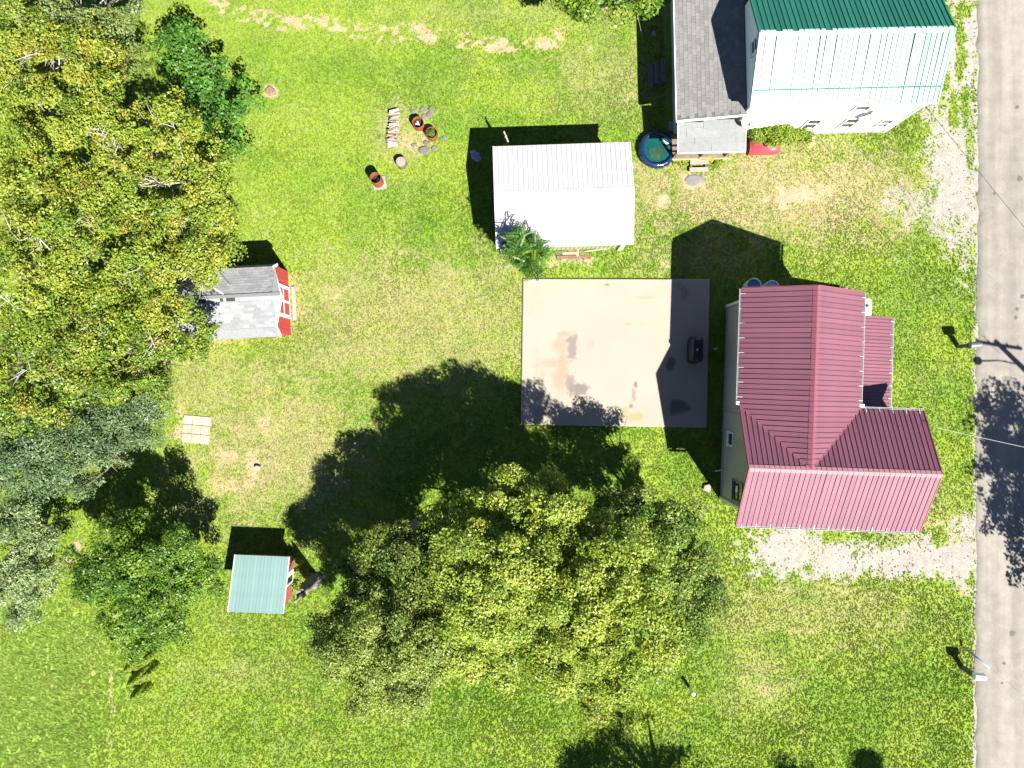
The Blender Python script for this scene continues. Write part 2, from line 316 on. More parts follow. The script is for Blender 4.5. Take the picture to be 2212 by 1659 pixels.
# vertical skirt round the slab
ring = np.r_[np.arange(n), np.arange(1, n) * n + n - 1, (n * n - 1) - np.arange(1, n), (n - 2 - np.arange(n - 2)) * n + n]
k = len(W); low = W[ring].copy(); low[:, 2] = -.1; W2 = np.r_[W, low]; q = len(ring); j = np.arange(q)
Fs = np.c_[ring, ring[(j + 1) % q], k + (j + 1) % q, k + j][:, ::-1]
mc = attr_mat('patio_surface', rough=.85, spec=.3)
t = mc.node_tree; N = t.nodes; L = t.links
tc = N.new('ShaderNodeTexCoord'); nz = N.new('ShaderNodeTexNoise'); nz.inputs['Scale'].default_value = 30; nz.inputs['Detail'].default_value = 6; L.new(tc.outputs['Object'], nz.inputs['Vector'])
mr = N.new('ShaderNodeMapRange'); mr.inputs[3].default_value = .9; mr.inputs[4].default_value = 1.1; L.new(nz.outputs[0], mr.inputs[0]); hs = N.new('ShaderNodeHueSaturation'); L.new(mr.outputs[0], hs.inputs['Value'])
at = [x for x in N if x.type == 'ATTRIBUTE'][0]; L.new(at.outputs['Color'], hs.inputs['Color']); L.new(hs.outputs[0], N['Principled BSDF'].inputs['Base Color'])
patio = link('patio_slab', np_mesh('patio_slab', W2, np.r_[Ft, Fs], mc, np.r_[base, base[ring]], 'POINT')); tag(patio, kind='structure')
patio['label'] = 'pale concrete patio slab with rust stains'
pc_ = sum(pts, Vector()) / 4; PATIO_POLY = [((pc_ + (p - pc_) * .993).x, (pc_ + (p - pc_) * .993).y) for p in pts]

# ---------------------------------------------------------------- roof builder: separate metal panels
def clip_poly(poly, a, b, c):     # keep a*u+b*v<=c
    out = []
    for i in range(len(poly)):
        p, q = poly[i], poly[(i + 1) % len(poly)]; dp = a * p[0] + b * p[1] - c; dq = a * q[0] + b * q[1] - c
        if dp <= 0: out.append(p)
        if dp * dq < 0: s = dp / (dp - dq); out.append((p[0] + s * (q[0] - p[0]), p[1] + s * (q[1] - p[1])))
    return out
def panel_roof(roof, org, uax, poly3, m, wd=.22, rib=.036, ribw=.026, minor=2, tilt=.002, name='roof_panel', th=.012, lap=.004):
    """strips across the eave direction uax; poly3: corner points of the slope; panels are objects under roof"""
    org = Vector(org); uax = Vector(uax).normalized()
    a, b, c = [Vector(p) for p in poly3[:3]]; nrm = (b - a).cross(c - a).normalized()
    if nrm.z < 0: nrm = -nrm
    vax = nrm.cross(uax)
    poly = [((Vector(p) - org).dot(uax), (Vector(p) - org).dot(vax)) for p in poly3]
    u0 = min(p[0] for p in poly); u1 = max(p[0] for p in poly); k = max(1, round((u1 - u0) / wd)); wd = (u1 - u0) / k
    cache = {}
    for i in range(k):
        s = clip_poly(clip_poly(poly, -1, 0, -(u0 + i * wd)), 1, 0, u0 + (i + 1) * wd - lap)
        if len(s) < 3: continue
        sl = [(p[0] - u0 - i * wd, p[1]) for p in s]
        key = tuple((round(p[0], 3), round(p[1], 3)) for p in sl)
        if key not in cache:
            mb = MB(); T = lambda p, h: (p[0], p[1], h)
            mb.prism([T(p, 0) for p in sl], (0, 0, th))
            def vr(uu):
                vs = []
                for q in range(len(sl)):
                    p, r = sl[q], sl[(q + 1) % len(sl)]
                    if (p[0] - uu) * (r[0] - uu) < 0: f = (uu - p[0]) / (r[0] - p[0]); vs.append(p[1] + f * (r[1] - p[1]))
                return (min(vs), max(vs)) if len(vs) > 1 else None
            for uu, rw, rh in [(ribw / 2 + .001, ribw, rib)] + [(wd * (q + 1) / (minor + 1), ribw * .7, rib * .16) for q in range(minor)]:
                g = vr(uu)
                if not g or g[1] - g[0] < .05: continue
                p0, p1 = g[0] + .002, g[1] - .002; z = th - .001
                pts = [(uu - rw / 2, z), (uu - rw / 4, z + rh), (uu + rw / 4, z + rh), (uu + rw / 2, z)]
                mb.add([(x, p0, zz) for x, zz in pts] + [(x, p1, zz) for x, zz in pts], [(0, 1, 5, 4), (1, 2, 6, 5), (2, 3, 7, 6), (0, 3, 2, 1), (4, 5, 6, 7)])
            cache[key] = mb.mesh(name, m)
        M = Matrix((uax, vax, nrm)).transposed()
        e = (M @ Matrix.Rotation(random.gauss(0, tilt), 3, 'Y') @ Matrix.Rotation(random.gauss(0, tilt * .6), 3, 'X'))
        o = link(name, cache[key], roof); o.matrix_local = Matrix.Translation(org + uax * (u0 + i * wd) + nrm * random.uniform(0, .002)) @ e.to_4x4()
def cap_strip(parent, a, b, n1, n2, wd, m, name='ridge_cap', lift=.03, th=.008):
    """folded ridge flashing from a to b; n1,n2 are the downhill directions of both sides"""
    a, b, n1, n2 = Vector(a), Vector(b), Vector(n1).normalized(), Vector(n2).normalized(); up = Vector((0, 0, lift))
    mb = MB(); pts = []
    for p in (a, b): pts += [p + n1 * wd + up, p + up + Vector((0, 0, .006)), p + n2 * wd + up]
    pts += [Vector(p) - Vector((0, 0, th)) for p in pts]
    mb.add(pts, [(0, 1, 4, 3), (1, 2, 5, 4), (6, 9, 10, 7), (7, 10, 11, 8), (0, 3, 9, 6), (2, 8, 11, 5), (0, 6, 7, 1), (1, 7, 8, 2), (3, 4, 10, 9), (4, 5, 11, 10)])
    return mb.build(name, m, parent)
def trim(parent, a, b, wd, th, m, name='trim', up=(0, 0, 1)): return MB().bar(a, b, wd, th, up).build(name, m, parent)
def gutter(parent, a, b, outd, m, spacing=.65, tick=.16):
    a, b, outd = Vector(a), Vector(b), Vector(outd); g = MB()
    # open trough: floor and two sides
    d = (b - a).normalized()
    for off, z0, z1 in ((.01, -.09, .0), (.075, -.09, .0)):
        p, q = a + outd * off, b + outd * off
        g.bar(p + Vector((0, 0, (z0 + z1) / 2)), q + Vector((0, 0, (z0 + z1) / 2)), .008, z1 - z0)
    g.bar(a + outd * .043 + Vector((0, 0, -.088)), b + outd * .043 + Vector((0, 0, -.088)), .058, .006)
    o = g.build('gutter', m, parent); n = int((b - a).length / spacing)
    for i in range(n + 1):
        p = a + d * ((b - a).length * (i + .35) / (n + .7)); q = MB()
        q.bar(p + outd * .08 + Vector((0, 0, .016)), p - outd * tick + Vector((0, 0, .05 + tick * .5)), .02, .01); q.build('hanger', m, o)
    return o
def window(parent, c, right, out_, wd, ht, mframe, mglass, sash=True):
    """window on a wall: c centre, right / outward unit vectors"""
    c, right, out_ = Vector(c), Vector(right), Vector(out_); up = Vector((0, 0, 1)); f = MB(); t = .07
    for sgn in (-1, 1):
        f.bar(c + right * sgn * (wd / 2) - up * (ht / 2 + t / 2) + out_ * .03, c + right * sgn * (wd / 2) + up * (ht / 2 + t / 2) + out_ * .03, t, .06, out_)
        f.bar(c - right * (wd / 2 - t / 2) + up * sgn * ht / 2 + out_ * .028, c + right * (wd / 2 - t / 2) + up * sgn * ht / 2 + out_ * .028, t, .056, out_)
    wo = f.build('window', mframe, parent)
    if sash: MB().bar(c - right * (wd / 2 - .035) + out_ * .024, c + right * (wd / 2 - .035) + out_ * .024, .05, .05, out_).build('sash_rail', mframe, wo)
    for sgn in ((-1, 1) if sash else (0,)):
        hh = (ht - .07) / 2 - .03 if sash else ht - .07; cc = c + up * sgn * ht / 4 * .98 + out_ * .012
        MB().bar(cc - up * hh / 2, cc + up * hh / 2, wd - .07, .008, out_).build('pane', mglass, wo)
    MB().bar(c - right * (wd / 2 + .06) - up * (ht / 2 + .06) + out_ * .05, c + right * (wd / 2 + .06) - up * (ht / 2 + .06) + out_ * .05, .1, .04).build('sill', mframe, wo)
    return wo
def siding(mb, a, b, z0, z1, out_, lap=.11, th=.014):
    """lapped boards between a and b (xy), outward normal out_"""
    a, b, out_ = Vector((*a, 0)), Vector((*b, 0)), Vector((*out_, 0)); n = max(1, round((z1 - z0) / lap)); s = (z1 - z0) / n
    for i in range(n):
        zl, zh = z0 + i * s, z0 + (i + 1) * s
        vs = [a + out_ * th + Vector((0, 0, zl)), b + out_ * th + Vector((0, 0, zl)), b + Vector((0, 0, zh)), a + Vector((0, 0, zh)), a + Vector((0, 0, zl)), b + Vector((0, 0, zl))]
        mb.add(vs, [(0, 1, 2, 3), (4, 5, 1, 0)])

white_paint = mat('white_paint', (.78, .78, .77), rough=.5, var=.05, scale=2)
white_metal = mat('white_gutter_metal', (.55, .55, .55), rough=.35, var=.04)
glass = mat('window_glass', (.02, .024, .03), rough=.06, var=.1, spec=.8)
# ---------------------------------------------------------------- maroon roofed house
maroon = mat('maroon_metal', (.160, .062, .088), rough=.47, var=.10, scale=.8, rand=.08, spec=.5, bump=.04, bscale=3)
maroon_trim = mat('maroon_trim', (.185, .062, .085), rough=.42, var=.06, scale=2)
beige = mat('beige_siding', (.36, .345, .30), rough=.55, var=.06, scale=1.2)
soffit = mat('soffit_white', (.6, .6, .58), rough=.6)
HE, HR = 4.3, 5.8
house = empty('house', GP(542, 156, 0), R(-1.9), 'two wing house with maroon metal roof and beige siding beside the patio', 'house')
wl = MB()
for z0, z1 in ((.0, HE - .1),):
    for a, b, o_ in (((-2.04, 7.45), (-2.04, -2.15), (-1, 0)), ((-2.04, -2.15), (5.05, -2.15), (0, -1)), ((5.05, -2.15), (5.05, 2.15), (1, 0)), ((5.05, 2.15), (2.2, 2.15), (0, 1)), ((2.2, 2.15), (2.2, 7.45), (1, 0)), ((2.2, 7.45), (-2.04, 7.45), (0, 1))):
        siding(wl, a, b, z0, z1, o_)
# gables, as lapped triangles
def gable(mb, a, b, z0, zr, out_):
    a = Vector((*a, z0)); b = Vector((*b, z0)); top = (a + b) / 2; top.z = zr
    n = 8; o3 = Vector((*out_, 0)) * .014
    for i in range(n):
        f0, f1 = i / n, (i + 1) / n
        p0, p1 = a.lerp(top, f0), b.lerp(top, f0); q0, q1 = a.lerp(top, f1), b.lerp(top, f1)
        mb.add([p0 + o3, p1 + o3, q1, q0], [(0, 1, 2, 3)])
gable(wl, (-2.04, 7.45), (2.2, 7.45), HE - .1, HR - .25, (0, 1)); gable(wl, (-2.04, 2.15), (-2.04, -2.15), HE - .1, HR - .3, (-1, 0)); gable(wl, (5.05, 2.15), (5.05, -2.15), HE - .1, HR - .3, (1, 0))
wl.build('wall', beige, house)
MB().box(-2.08, 5.09, -2.19, 2.19, -.1, .22).box(-2.081, 2.24, 2.191, 7.49, -.1, .221).build('foundation', mat('grey_block', (.3, .29, .27), rough=.9), house)
for x, y in ((-2.06, 7.47), (-2.06, -2.17), (5.07, -2.17), (5.07, 2.17), (2.22, 7.47)): MB().box(x - .06, x + .06, y - .06, y + .06, 0, HE - .12).build('corner_trim', white_paint, house)
YN, YS, YE, XW, XE, XR = 7.78, -2.72, 2.62, -2.62, 5.5, 5.5
roof = MB()     # deck under the panels and soffits
roof.prism([(-2.62, YN - .05, HE - .06), (0, YN - .05, HR - .06), (0, 0, HR - .06), (-2.62, 2.55, HE - .06)], (0, 0, .04)).prism([(2.62, YN - .05, HE - .06), (0, YN - .05, HR - .06), (0, 0, HR - .06), (2.62, 2.55, HE - .06)], (0, 0, .04))
roof.prism([(XW + .05, 0, HR - .065), (XE - .05, 0, HR - .065), (XE - .05, YS + .06, HE - .065), (XW + .05, YS + .06, HE - .065)], (0, 0, .04))
roof.prism([(XW + .05, 0, HR - .07), (0, 0, HR - .07), (XW + .05, YE - .06, HE - .07)], (0, 0, .04)).prism([(0, 0, HR - .07), (XE - .05, 0, HR - .07), (XE - .05, YE - .06, HE - .07), (2.62, YE - .06, HE - .07)], (0, 0, .04))
rf = roof.build('roof', maroon_trim, house)
panel_roof(rf, (-2.7, YN, HE), (0, -1, 0), [(-2.7, YN, HE), (-2.7, 2.65, HE), (0, 0, HR), (0, YN, HR)], maroon)
panel_roof(rf, (2.7, YN, HE), (0, 1, 0), [(2.7, YN, HE), (2.7, 2.65, HE), (0, 0, HR), (0, YN, HR)], maroon)
panel_roof(rf, (XW, YS, HE), (1, 0, 0), [(XW, YS, HE), (XE, YS, HE), (XE, 0, HR), (XW, 0, HR)], maroon)
panel_roof(rf, (XW, YE, HE), (-1, 0, 0), [(XW, YE, HE), (0, 0, HR), (XW, 0, HR)], maroon)
panel_roof(rf, (XE, YE, HE), (-1, 0, 0), [(2.7, YE, HE), (XE, YE, HE), (XE, 0, HR), (0, 0, HR)], maroon)
dz = HR - HE
cap_strip(rf, (0, YN + .01, HR), (0, .05, HR), (-2.7, 0, -dz), (2.7, 0, -dz), .19, maroon_trim)
cap_strip(rf, (XW - .01, 0, HR), (XE + .01, 0, HR), (0, -2.7, -dz), (0, 2.7, -dz), .17, mat('ridge_highlight_tint', (.34, .17, .19), rough=.28, var=.06), lift=.036)  # cap colour lightened to paint in the bright sun highlight along this ridge
for sgn in (-1, 1): cap_strip(rf, (2.68 * sgn, 2.63, HE), (.04 * sgn, .04, HR - .02), (0, 1, -.3), (sgn * 1, 0, -.3), .07, maroon_trim, 'valley_flashing', lift=.03)
for a, b in (((-2.7, YN + .01, HE - .03), (0, YN + .01, HR - .03)), ((2.7, YN + .01, HE - .03), (0, YN + .01, HR - .03)), ((XW - .01, YS, HE - .03), (XW - .01, 0, HR - .03)), ((XW - .012, YE, HE - .03), (XW - .012, 0, HR - .03)), ((XE + .01, YS, HE - .03), (XE + .01, 0, HR - .03)), ((XE + .012, YE, HE - .03), (XE + .012, 0, HR - .03))):
    trim(rf, a, b, .04, .12, maroon_trim, 'rake_trim')
gutter(house, (-2.71, YN - .02, HE - .02), (-2.71, 2.75, HE - .02), (-1, 0, 0), white_metal)
gutter(house, (2.71, YN - .02, HE - .02), (2.71, 2.75, HE - .02), (1, 0, 0), white_metal)
gutter(house, (XW, YS - .01, HE - .02), (XE, YS - .01, HE - .02), (0, -1, 0), white_metal)
gutter(house, (2.72, YE + .02, HE - .02), (XE, YE + .02, HE - .02), (0, 1, 0), white_metal)
for pts in ([(-2.76, 2.72, HE - .1), (-2.72, 2.6, HE - .3), (-2.15, 2.3, HE - .7), (-2.1, 2.3, .1)], [(2.75, 2.72, HE - .1), (2.7, 2.7, HE - .3), (2.3, 2.3, HE - .6), (2.3, 2.3, 3.3)], [(-2.5, -2.75, HE - .1), (-2.4, -2.4, HE - .4), (-2.12, -2.1, HE - .7), (-2.12, -2.1, .1)]):
    MB().tube(pts, .045, 6).build('downspout', white_metal, house)
MB().box(-2.80, -2.66, 2.62, 2.78, HE - .13, HE + .05).build('gutter_box', white_metal, house, bevel=.01)
MB().box(2.64, 2.86, 2.68, 2.84, HE - .13, HE + .05).build('gutter_box', white_metal, house, bevel=.01)
# lean-to porch roof on the road side
pr = MB().prism([(2.25, 6.88, 3.1), (4.86, 6.88, 2.55), (4.86, 2.2, 2.55), (2.25, 2.2, 3.1)], (0, 0, .03)).build('porch_roof', maroon_trim, house)
panel_roof(pr, (4.9, 2.22, 2.6), (0, 1, 0), [(4.9, 2.22, 2.6), (4.9, 6.92, 2.6), (2.24, 6.92, 3.16), (2.24, 2.22, 3.16)], maroon, wd=.16, minor=1)
gutter(house, (4.91, 2.3, 2.58), (4.91, 6.9, 2.58), (1, 0, 0), white_metal)
for y in (2.5, 4.6, 6.7): MB().box(4.62, 4.72, y - .05, y + .05, .15, 2.56).build('porch_post', white_paint, house)
MB().box(2.25, 4.75, 2.25, 6.85, .0, .2).build('porch_floor', mat('porch_concrete', (.3, .28, .26), rough=.9), house)
dark_frame = mat('dark_frame', (.12, .12, .12), rough=.5)
window(house, (-2.055, .89, 1.38), (0, 1, 0), (-1, 0, 0), .62, .7, white_paint, glass, False)
window(house, (-2.055, -1.42, 2.75), (0, 1, 0), (-1, 0, 0), .9, 1.25, dark_frame, glass)
MB().tube([(-2.06, -.62, .9), (-2.6, -.72, .9), (-2.62, -.72, .86)], .03, 8).build('vent_pipe', white_metal, house)

# ---------------------------------------------------------------- green and white house
green = mat('green_metal', (.016, .125, .090), rough=.36, var=.10, scale=1.2, rand=.12, spec=.30, bump=.06, bscale=2.0)
green_trim = mat('green_trim', (.01, .15, .095), rough=.4)
white_wall = mat('white_siding', (.80, .80, .79), rough=.5, var=.03, scale=1.2)
ghouse = empty('house', GP(454, -526.6, 0), R(1.3), 'white sided house with green metal roof and grey shingled wing', 'house')
GE, GR = 4.3, 5.65
wl = MB()
for a, b, o_ in (((.2, 5.0), (.2, .23), (-1, 0)), ((.2, .23), (8.09, .23), (0, -1)), ((8.09, .23), (8.09, 5.0), (1, 0)), ((8.09, 5.0), (.2, 5.0), (0, 1))): siding(wl, a, b, .25, GE - .03, o_)
gable(wl, (.2, 5.0), (.2, .23), GE - .03, GR - .1, (-1, 0)); gable(wl, (8.09, 5.0), (8.09, .23), GE - .03, GR - .1, (1, 0))
wl.build('wall', white_wall, ghouse)
MB().box(.17, 8.12, .2, 5.03, -.1, .25).build('foundation', MATS['grey_block'], ghouse)
for x, y in ((.2, .23), (8.09, .23)): MB().box(x - .06, x + .06, y - .06, y + .06, .1, GE - .03).build('corner_trim', white_paint, ghouse)
rf = MB().prism([(.05, .04, GE - .05), (8.18, .04, GE - .05), (8.18, 2.61, GR - .05), (.05, 2.61, GR - .05)], (0, 0, .03)).prism([(.05, 5.18, GE - .05), (8.18, 5.18, GE - .05), (8.18, 2.61, GR - .05), (.05, 2.61, GR - .05)], (0, 0, .03)).build('roof', green_trim, ghouse)
panel_roof(rf, (0, 0, GE), (1, 0, 0), [(0, 0, GE), (8.23, 0, GE), (8.23, 2.61, GR), (0, 2.61, GR)], green, wd=.232, tilt=.010)
panel_roof(rf, (8.23, 5.22, GE), (-1, 0, 0), [(8.23, 5.22, GE), (0, 5.22, GE), (0, 2.61, GR), (8.23, 2.61, GR)], green, wd=.232, tilt=.006)
sl = Vector((0, 2.61, GR - GE)).normalized()
cap_strip(rf, (-.02, 2.61, GR), (8.25, 2.61, GR), (0, -2.61, -(GR - GE)), (0, 2.61, -(GR - GE)), .15, mat('pale_ridge', (.35, .50, .45), rough=.3), lift=.034)
p = Vector((.02, 0, GE)) + sl * .66 + Vector((0, 0, .04)); trim(rf, p, p + Vector((8.19, 0, 0)), .045, .02, green_trim, 'seam_trim')
for x in (-.015, 8.245):
    for y0 in (0, 5.22): trim(rf, (x, y0, GE - .01), (x, 2.61, GR - .01), .07, .12, green_trim, 'rake_trim')
trim(rf, (0, -.015, GE - .05), (8.23, -.015, GE - .05), .02, .13, white_metal, 'fascia')
# windows on the sunny wall: centre (m along wall), sill height
def gwin(g0, g1, z0, z1):
    c = ((g0 + g1) / 2 - 454) / PXM; window(ghouse, (c, .215, (z0 + z1) / 2), (1, 0, 0), (0, -1, 0), (g1 - g0) / PXM, z1 - z0, white_paint, glass)
gwin(607, 634, .85, 2.05); gwin(685, 712, .85, 2.05); gwin(762, 786, .85, 1.75); gwin(671, 700, 3.05, 4.1)
window(ghouse, (.185, 2.6, 4.5), (0, -1, 0), (-1, 0, 0), .6, .7, white_paint, glass)
MB().tube([(4.0, .2, 4.2), (3.7, .19, 3.2), (3.2, .19, 2.0), (3.15, .19, .6)], .012, 5).build('cable', mat('grey_cable', (.25, .25, .25)), ghouse)
# shingled wing
sh_mats = [mat('grey_shingle_%s' % nme, c, rough=.95, var=.2, scale=14, bump=.4, bscale=60) for nme, c in (('a', (.150, .146, .142)), ('b', (.162, .158, .154)), ('c', (.138, .135, .132)), ('d', (.172, .168, .164)))]
sh_dark = mat('shingle_underlay', (.06, .06, .06), rough=.95)
def shingle_roof(part, org, uax, vax, nrm, ulen, vlen, mats, tab=.3, course=.145, limit=300, near=None, miss=()):
    """courses run along uax, stacked up vax; tabs are separate objects"""
    org, uax, vax, nrm = map(Vector, (org, uax, vax, nrm)); M = Matrix((uax, vax, nrm)).transposed()
    meshes = []
    for mm in mats:
        for v_ in range(2):
            a = MB(); wd = tab - .012; h1 = course * 1.25
            a.add([(0, 0, .012 + .004 * v_), (wd, 0, .012 + .002 * v_), (wd, h1, .001), (0, h1, .001), (0, .0, 0), (wd, 0, 0)], [(0, 1, 2, 3), (4, 5, 1, 0), (0, 3, 4), (1, 5, 2)])
            meshes.append(a.mesh('shingle', mm))
    spots = []
    nu, nv = int(ulen / tab) + 1, int(vlen / course)
    for j in range(nv):
        off = [0, .5, .25, .75][j % 4] * tab
        for i in range(-1, nu + 1):
            u_ = i * tab + off
            if u_ < 0 or u_ + tab > ulen + .01: continue
            if any(abs(u_ + tab / 2 - mu) < mw and abs(j - mj) < .5 for mu, mj, mw in miss): continue
            spots.append((u_, j * course))
    if near is not None and len(spots) > limit:
        spots.sort(key=lambda s: (org + uax * s[0] + vax * s[1] - Vector(near)).length)
    rest = MB()
    for k, (u_, v_) in enumerate(spots):
        loc = org + uax * u_ + vax * v_ + nrm * .006
        if k < limit:
            o = link('shingle', random.choice(meshes), part); o.matrix_local = Matrix.Translation(loc) @ (M @ Matrix.Rotation(random.gauss(0, .006), 3, 'Z')).to_4x4()
        else:
            me = random.choice(meshes); base_ = len(rest.v)
            rest.add([loc + M @ v.co for v in me.vertices], [tuple(p.vertices) for p in me.polygons])
    if rest.v: o = rest.build('shingles', mats[0], part); o['kind'] = 'stuff'
wing = MB().prism([(-2.9, .05, 2.62), (.185, .05, 3.2), (.185, 7.0, 3.2), (-2.9, 7.0, 2.62)], (0, 0, .05)).build('wing_roof', mat('wing_underlay', (.10, .098, .096), rough=.95), ghouse)
v_ = Vector((3.085, 0, .58)); vl = v_.length; v_.normalize(); n_ = Vector((-v_.z, 0, v_.x))
shingle_roof(wing, (-2.9, 6.3, 2.672), (0, -1, 0), v_, n_, 6.25, vl - .05, sh_mats, tab=.3, course=.19, near=(-1.4, .0, 2.9))
trim(wing, (-2.92, .03, 2.64), (.2, .03, 3.225), .05, .14, white_paint, 'rake_trim'); trim(wing, (-2.92, .05, 2.62), (-2.92, 7.0, 2.62), .03, .14, white_paint, 'fascia')
grey_wall = mat('grey_green_wall', (.33, .35, .32), rough=.6, var=.05)
wl = MB(); siding(wl, (-2.47, 6.9), (-2.47, .25), .2, 2.66, (-1, 0)); siding(wl, (-2.47, .25), (.18, .25), .2, 2.62, (0, -1)); wl.build('wing_wall', grey_wall, ghouse)
# low porch
roll0 = mat('grey_roll_base', (.185, .19, .19), rough=.95, var=.14, scale=4)
pf = MB().prism([(-2.8, .02, 2.50), (.34, .02, 2.50), (.34, -1.35, 2.33), (-2.8, -1.35, 2.33)], (0, 0, .05)).build('porch_roof', roll0, ghouse)
roll = [mat('grey_roll_roofing_%d' % i, c, rough=.95, var=.14, scale=4, bump=.2, bscale=60) for i, c in enumerate(((.185, .19, .19), (.20, .205, .203), (.175, .182, .184)))]
v_ = Vector((0, 1.37, .17)); vl = v_.length; v_.normalize(); n_ = Vector((0, -v_.z, v_.y))
shingle_roof(pf, (-2.8, -1.35, 2.385), (1, 0, 0), v_, n_, 3.14, vl + .02, roll, tab=1.57, course=.345)
trim(pf, (-2.82, -1.365, 2.36), (.36, -1.365, 2.36), .03, .10, white_paint, 'fascia'); trim(pf, (-2.815, -1.35, 2.35), (-2.815, 0, 2.52), .03, .1, white_paint, 'fascia'); trim(pf, (.355, -1.35, 2.35), (.355, 0, 2.52), .03, .1, white_paint, 'fascia')
deckwood = mat('brown_deck_wood', (.17, .12, .09), rough=.85, var=.25, scale=6, rand=.15); greywood = mat('weathered_wood', (.27, .235, .20), rough=.9, var=.22, scale=8, rand=.15, stretch=(1, 8, 8)); darkwood = mat('dark_wood', (.12, .11, .105), rough=.9, var=.25, scale=6, rand=.2)  # darkwood is simply a darker tone of wood
dk = MB().box(-2.6, .14, -.93, .2, .3, .40).build('deck', deckwood, ghouse)
for i in range(8): MB().box(-2.62, .15, -1.0 + i * .148, -1.0 + i * .148 + .138, .405, .44).build('deck_board', deckwood, dk)
trim(dk, (-2.63, -1.03, .33), (.16, -1.03, .33), .03, .2, mat('yellow_board', (.42, .34, .2), rough=.8, var=.2), 'rim_board')
for x in (-2.55, -1.2, .0): MB().box(x - .05, x + .05, -.98, -.88, .44, 2.34).build('porch_post', darkwood, ghouse)
for zz in (.85, 1.25): trim(dk, (-2.55, -.93, zz), (-1.75, -.93, zz), .05, .07, deckwood, 'railing')
st = MB().box(-1.66, -1.60, -1.5, -1.05, 0, .16).box(-.92, -.86, -1.5, -1.05, 0, .16).build('steps', darkwood, ghouse)
for y0, z in ((-1.28, .31), (-1.62, .17)): MB().box(-1.72, -.80, y0, y0 + .23, z, z + .04).build('tread', greywood, st)
st = MB().box(-3.4, -2.82, 2.85, 2.92, 0, .16).box(-3.4, -2.82, 3.78, 3.85, 0, .16).build('steps', darkwood, ghouse)
for i, (x0, z) in enumerate(((-3.12, .52), (-3.4, .35), (-3.68, .18))): MB().box(x0, x0 + .26, 2.8 - .04 * i, 3.9 - .04 * i, z, z + .05).build('tread', darkwood, st)

# ---------------------------------------------------------------- white metal garage
garage = empty('garage', GP(-37.6, -477, 0), R(1.9), 'white metal roofed garage north of the patio', 'garage')
wroof = mat('white_metal_roof', (.37, .375, .38), rough=.42, var=.07, scale=1.4, rand=.03, stretch=(1, .3, 1))
gwall = mat('pale_green_wall', (.24, .30, .13), rough=.5, var=.08, scale=2)
E_, R_ = 2.5, 3.1
rf = MB().prism([(.03, -.03, E_ - .05), (6.35, -.03, E_ - .05), (6.35, -2.38, R_ - .05), (.03, -2.38, R_ - .05)], (0, 0, .03)).prism([(.03, -4.76, E_ - .05), (6.35, -4.76, E_ - .05), (6.35, -2.38, R_ - .05), (.03, -2.38, R_ - .05)], (0, 0, .03)).build('roof', white_metal, garage)
panel_roof(rf, (6.38, 0, E_), (-1, 0, 0), [(6.38, 0, E_), (0, 0, E_), (0, -2.38, R_), (6.38, -2.38, R_)], wroof, wd=.228, rib=.02)
panel_roof(rf, (0, -4.79, E_), (1, 0, 0), [(0, -4.79, E_), (6.38, -4.79, E_), (6.38, -2.38, R_), (0, -2.38, R_)], wroof, wd=.228, rib=.02)
cap_strip(rf, (-.01, -2.38, R_), (6.39, -2.38, R_), (0, -2.4, -.6), (0, 2.4, -.6), .14, wroof, lift=.03)
for x in (-.012, 6.392):
    for y0 in (0, -4.79): trim(rf, (x, y0, E_ - .03), (x, -2.38, R_ - .03), .03, .12, white_metal, 'rake_trim')
gb = MB().box(.22, 6.16, -4.46, -.3, 0, E_ - .06); gb.prism([(.22, -.3, E_ - .07), (.22, -4.46, E_ - .07), (.22, -2.38, R_ - .14)], (5.94, 0, 0)); gb.build('wall', gwall, garage)
pan = MB().box(0, .205, -.012, 0, 0, 2.36).box(0, .03, -.035, -.012, 0, 2.36).mesh('wall_panel', gwall)
for i in range(28): link('wall_panel', pan, garage, (.25 + i * .21, -4.465, .02))
MB().box(6.0, 6.22, -4.60, -4.50, 0, 2.42).build('corner_trim', white_metal, garage)
MB().box(.14, .215, -4.53, -4.45, 0, 2.42).build('corner_trim', white_metal, garage)
MB().box(.16, .212, -3.6, -1.2, .05, 2.1).build('garage_door', white_paint, garage)

# ---------------------------------------------------------------- red gambrel shed at the wood's edge
red = mat('barn_red', (.42, .045, .045), rough=.6, var=.10, scale=4, rand=.05)
shed = empty('garden_shed', GP(-483.3, -243.5, 0), R(2.9), 'red gambrel shed with white trimmed doors and pale shingles under the trees', 'shed')
W_ = 3.22; LN = 5.6
prof = [(0.05, 1.72), (-.16, 2.38), (-W_ / 2, 2.88), (-W_ + .26, 2.38), (-W_ - .16, 1.72)]
MB().box(-LN, -.02, -W_, 0, 0, 1.78).build('wall', red, shed)
MB().prism([(-.03, -.04, 1.79), (-.03, -.26, 2.32), (-.03, -W_ / 2, 2.80), (-.03, -W_ + .36, 2.32), (-.03, -W_ + .12, 1.79)], (-LN + .05, 0, 0)).build('gable_wall', red, shed)
# front boards
for i in range(14):
    y0 = -W_ + .02 + i * (W_ - .04) / 14
    if 1.0 < -y0 < 2.2: continue
    yc = -(y0 + .11); top = 1.78 + max(0, min((min(-y0, W_ + y0) + .0) * 1.3, 1.0)) * .75
    MB().box(-.018, .0, y0 + .004, y0 + (W_ - .04) / 14 - .004, .05, top).build('board', red, shed)
